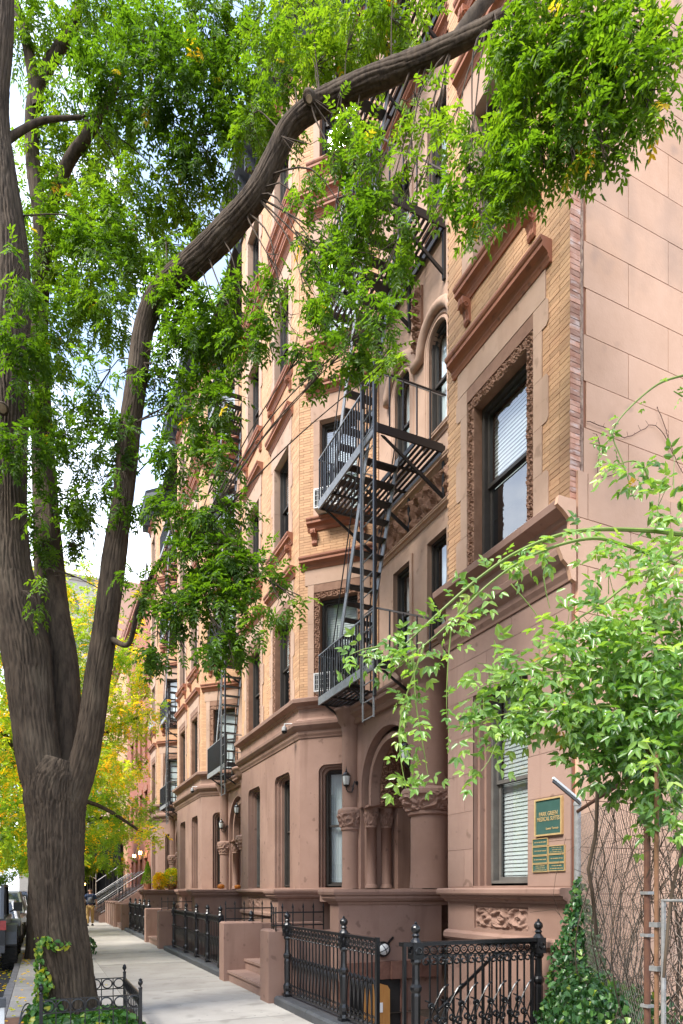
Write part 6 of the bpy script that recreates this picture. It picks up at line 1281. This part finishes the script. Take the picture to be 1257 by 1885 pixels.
# the boxy black off-road vehicle whose rear wheel shows at the left edge
B = empty('offroad_vehicle', (-1.5, 16.3, -.15), 'boxy black off-road vehicle with big knobbly tyres at the left edge', 'car', 'cars parked along the kerb'); BK = paint('black_car_paint', (.012, .012, .014)); GF = pm('grey_fender_plastic', (.10, .105, .11), (.08, .08, .085), 9, .5, .05)
m = MB(); m.extr([(-2.3, 14.1, .35), (-2.3, 18.2, .35), (-2.3, 18.2, .98), (-2.3, 16.9, 1.05), (-2.3, 14.1, 1.02)], (1.5, 0, 0)); m.build('body', BK, B)
for y in (14.95, 17.6): wheel(B, -.74, y, .45, .31, 1, True); wheel(B, -2.36, y, .42, .30, -1)
for y in (14.95, 17.6):
    for x0 in (-.86, -2.5):
        m = MB(); vs = []; pts = [(y - .62, .45), (y - .52, .72), (y - .3, .86), (y + .3, .88), (y + .52, .74), (y + .64, .45)]; pin = [(y + (a - y) * .88, b - .05) for a, b in pts]
        for i in range(len(pts) - 1): m.extr([(x0, *pts[i]), (x0, *pts[i + 1]), (x0, *pin[i + 1]), (x0, *pin[i])], (.28, 0, 0))
        m.build('fender', GF, B)
m = MB()
for x in (-.86, -2.24):
    m.bar((x, 14.2, 1.0), (x, 14.35, 1.72), .035); m.bar((x, 15.4, 1.0), (x, 15.4, 1.74), .035); m.bar((x, 16.75, 1.0), (x, 16.4, 1.74), .04); m.bar((x, 14.35, 1.73), (x, 16.4, 1.75), .035)
m.add([(-2.24, 14.35, 1.75), (-.86, 14.35, 1.75), (-.86, 16.4, 1.77), (-2.24, 16.4, 1.77)], [(0, 1, 2, 3)]); m.build('roof_frame', BK, B)
for q in (((-2.22, 14.22, 1.05), (-.88, 14.22, 1.05), (-.88, 14.35, 1.7), (-2.22, 14.35, 1.7)), ((-.87, 14.3, 1.05), (-.87, 16.7, 1.05), (-.87, 16.4, 1.7), (-.87, 14.36, 1.7))): m = MB(); m.add(q, [(0, 1, 2, 3)]); m.build('window', DARKGL, B)
m = MB(); m.lathe([(.2, -.12), (.40, -.12), (.42, -.08), (.42, .08), (.40, .12), (.2, .12)], (-1.55, 13.95, .85), 30, axis='y'); m.build('spare_wheel', RUB, B); m = MB(); m.box(-2.3, -.8, 13.9, 14.1, .3, .45); m.build('bumper', GF, B)
m = MB(); m.box(-.72, -.52, 16.5, 16.62, 1.12, 1.34); m.bar((-.8, 16.56, 1.1), (-.66, 16.56, 1.18), .02); m.build('mirror', GF, B)
m = MB(); m.box(-.9, -.78, 14.06, 14.12, .78, .98); m.build('tail_light', REDL, B)
for o_ in [B]: o_.location.x += .09; o_.location.y += 2.0
# grey capped stand near the lower left edge of the picture
B = empty('kerb_stand', at(8, 1885, 6.2), 'pale post with grey cap at the lower left corner', 'post'); p = at(3, 1850, 6.0); m = MB(); m.box(p.x - .022, p.x + .022, p.y - .02, p.y + .02, -.14, p.z - .02); m.build('post', Mt['white'], B); m = MB(); m.box(p.x - .035, p.x + .035, p.y - .03, p.y + .03, p.z - .02, p.z + .05); m.tube([(p.x - .034, p.y, p.z + .05), (p.x + .034, p.y, p.z + .05)], .02, 8); m.build('cap', Mt['bluestone'], B)
# ================================================================== THE WALKING MAN
def skin(name, verts, edges, radii, mat, parent, lv=2):
    me = bpy.data.meshes.new(name); o0 = WL[parent]; me.from_pydata([Vector(v) - o0 for v in verts], edges, []); o = bpy.data.objects.new(name, me); COL.objects.link(o); o.parent = parent; WL[o] = o0
    md = o.modifiers.new('skin', 'SKIN'); md.use_smooth_shade = True
    for i, r in enumerate(radii): me.skin_vertices[0].data[i].radius = r if isinstance(r, tuple) else (r, r)
    me.skin_vertices[0].data[0].use_root = True; s = o.modifiers.new('sub', 'SUBSURF'); s.levels = s.render_levels = lv; me.materials.append(mat); return o
def man(x, y):
    B = empty('person', (x, y, 0), 'man walking away in dark blue shirt and khaki trousers with a grey backpack', 'person')
    SK = pm('skin', (.45, .26, .18), (.42, .24, .17), 5, .6, 0); SH = pm('navy_shirt', (.035, .055, .11), (.03, .045, .09), 6, .9, .1); KH = pm('khaki_trousers', (.42, .27, .11), (.36, .23, .09), 6, .9, .1); HR = pm('grey_brown_hair', (.12, .09, .07), (.08, .06, .05), 20, .9, .3); PK = pm('grey_backpack', (.16, .17, .19), (.05, .05, .06), 4, .8, .1); SHO = pm('dark_shoes', (.03, .025, .02), None, 5, .6, 0)
    P = lambda a, b, c: (x + a, y + b, c)
    # body: pelvis, spine, neck, head, arms
    v = [P(0, 0, .92), P(0, .01, 1.08), P(0, .02, 1.25), P(0, .02, 1.38), P(0, .02, 1.46), P(0, .03, 1.53), P(0, .04, 1.60), P(0, .04, 1.68), P(-.11, .02, 1.40), P(-.2, .02, 1.36), P(-.25, .0, 1.12), P(-.24, .10, .92), P(.11, .02, 1.40), P(.2, .02, 1.36), P(.26, .02, 1.12), P(.27, -.06, .90), P(-.09, 0, .9), P(.09, 0, .9)]
    e = [(0, 1), (1, 2), (2, 3), (3, 4), (4, 5), (5, 6), (6, 7), (3, 8), (8, 9), (9, 10), (10, 11), (3, 12), (12, 13), (13, 14), (14, 15), (0, 16), (0, 17)]
    skin('body', v, e, [(.15, .11), (.15, .11), (.17, .12), (.14, .10), .055, .055, .088, .075, .08, .065, .05, .035, .08, .065, .05, .035, .09, .09], SK, B)
    v2 = [P(0, 0, .90), P(0, .01, 1.08), P(0, .02, 1.26), P(0, .02, 1.40), P(0, .02, 1.45), P(-.12, .02, 1.40), P(-.2, .02, 1.36), P(-.235, .01, 1.2), P(.12, .02, 1.40), P(.2, .02, 1.36), P(.24, .02, 1.2)]
    skin('shirt', v2, [(0, 1), (1, 2), (2, 3), (3, 4), (3, 5), (5, 6), (6, 7), (3, 8), (8, 9), (9, 10)], [(.18, .13), (.17, .13), (.19, .14), (.155, .115), .075, .09, .08, .068, .09, .08, .068], SH, B)
    v3 = [P(0, 0, .93), P(-.09, 0, .86), P(-.11, .06, .5), P(-.11, -.06, .1), P(.09, 0, .86), P(.10, .1, .5), P(.11, .2, .1)]
    skin('trousers', v3, [(0, 1), (1, 2), (2, 3), (0, 4), (4, 5), (5, 6)], [(.165, .12), .105, .075, .062, .105, .075, .062], KH, B)
    for (a, b, z) in ((-.11, -.06, 0), (.11, .2, 0)): m = MB(); m.lathe([(0, 0), (.045, 0), (.05, .04), (.04, .08), (0, .09)], P(a, b, z), 10); m.add([P(a + q * .045, b + t, z + h) for q in (-1, 1) for t, h in ((0, 0), (.2, 0), (.2, .04), (0, .08))], [(0, 1, 2, 3), (4, 5, 6, 7), (0, 1, 5, 4), (3, 2, 6, 7), (1, 2, 6, 5), (0, 3, 7, 4)]); m.build('shoe', SHO, B)
    skin('hair', [P(0, .025, 1.64), P(0, .03, 1.70)], [(0, 1)], [.098, .088], HR, B); 
    for s in (-1, 1): m = MB(); m.lathe([(0, -.012), (.018, -.01), (.024, .0), (.018, .01), (0, .012)], P(s * .09, .05, 1.61), 8, axis='x'); m.build('ear', SK, B)
    m = MB(); m.tube([P(0, .12, 1.63), P(0, .145, 1.59), P(0, .13, 1.575)], [.012, .02, .01], 6); m.build('nose', SK, B)
    for s, hp in ((-1, P(-.24, .115, .89)), (1, P(.27, -.065, .87))):
        hv = [hp, (hp[0], hp[1] + .005, hp[2] - .08)]; he = [(0, 1)]; hr = [(.022, .035), (.016, .036)]
        for i in range(4): b0 = len(hv); yy = hp[1] + .03 - .02 * i; ln = (.07, .08, .075, .06)[i]; hv += [(hp[0], yy, hp[2] - .085), (hp[0] - s * .01, yy, hp[2] - .085 - ln * .5), (hp[0] - s * .03, yy, hp[2] - .085 - ln)]; he += [(1, b0), (b0, b0 + 1), (b0 + 1, b0 + 2)]; hr += [.0095, .0085, .007]
        b0 = len(hv); hv += [(hp[0], hp[1] + .045, hp[2] - .04), (hp[0] - s * .01, hp[1] + .06, hp[2] - .08)]; he += [(0, b0), (b0, b0 + 1)]; hr += [.011, .008]; skin('hand', hv, he, hr, SK, B, 1)
    vb = [P(0, -.17, 1.02), P(0, -.19, 1.18), P(0, -.17, 1.34)]; pk = skin('backpack', vb, [(0, 1), (1, 2)], [(.13, .085), (.145, .10), (.12, .07)], PK, B, 2)
    m = MB()
    for s in (-1, 1): m.tube([P(s * .10, -.13, 1.38), P(s * .11, .0, 1.47), P(s * .10, .13, 1.38), P(s * .13, .12, 1.2), P(s * .13, -.1, 1.06)], .018, 6)
    m.build('strap', PK, B)
man(2.05, 32.4)
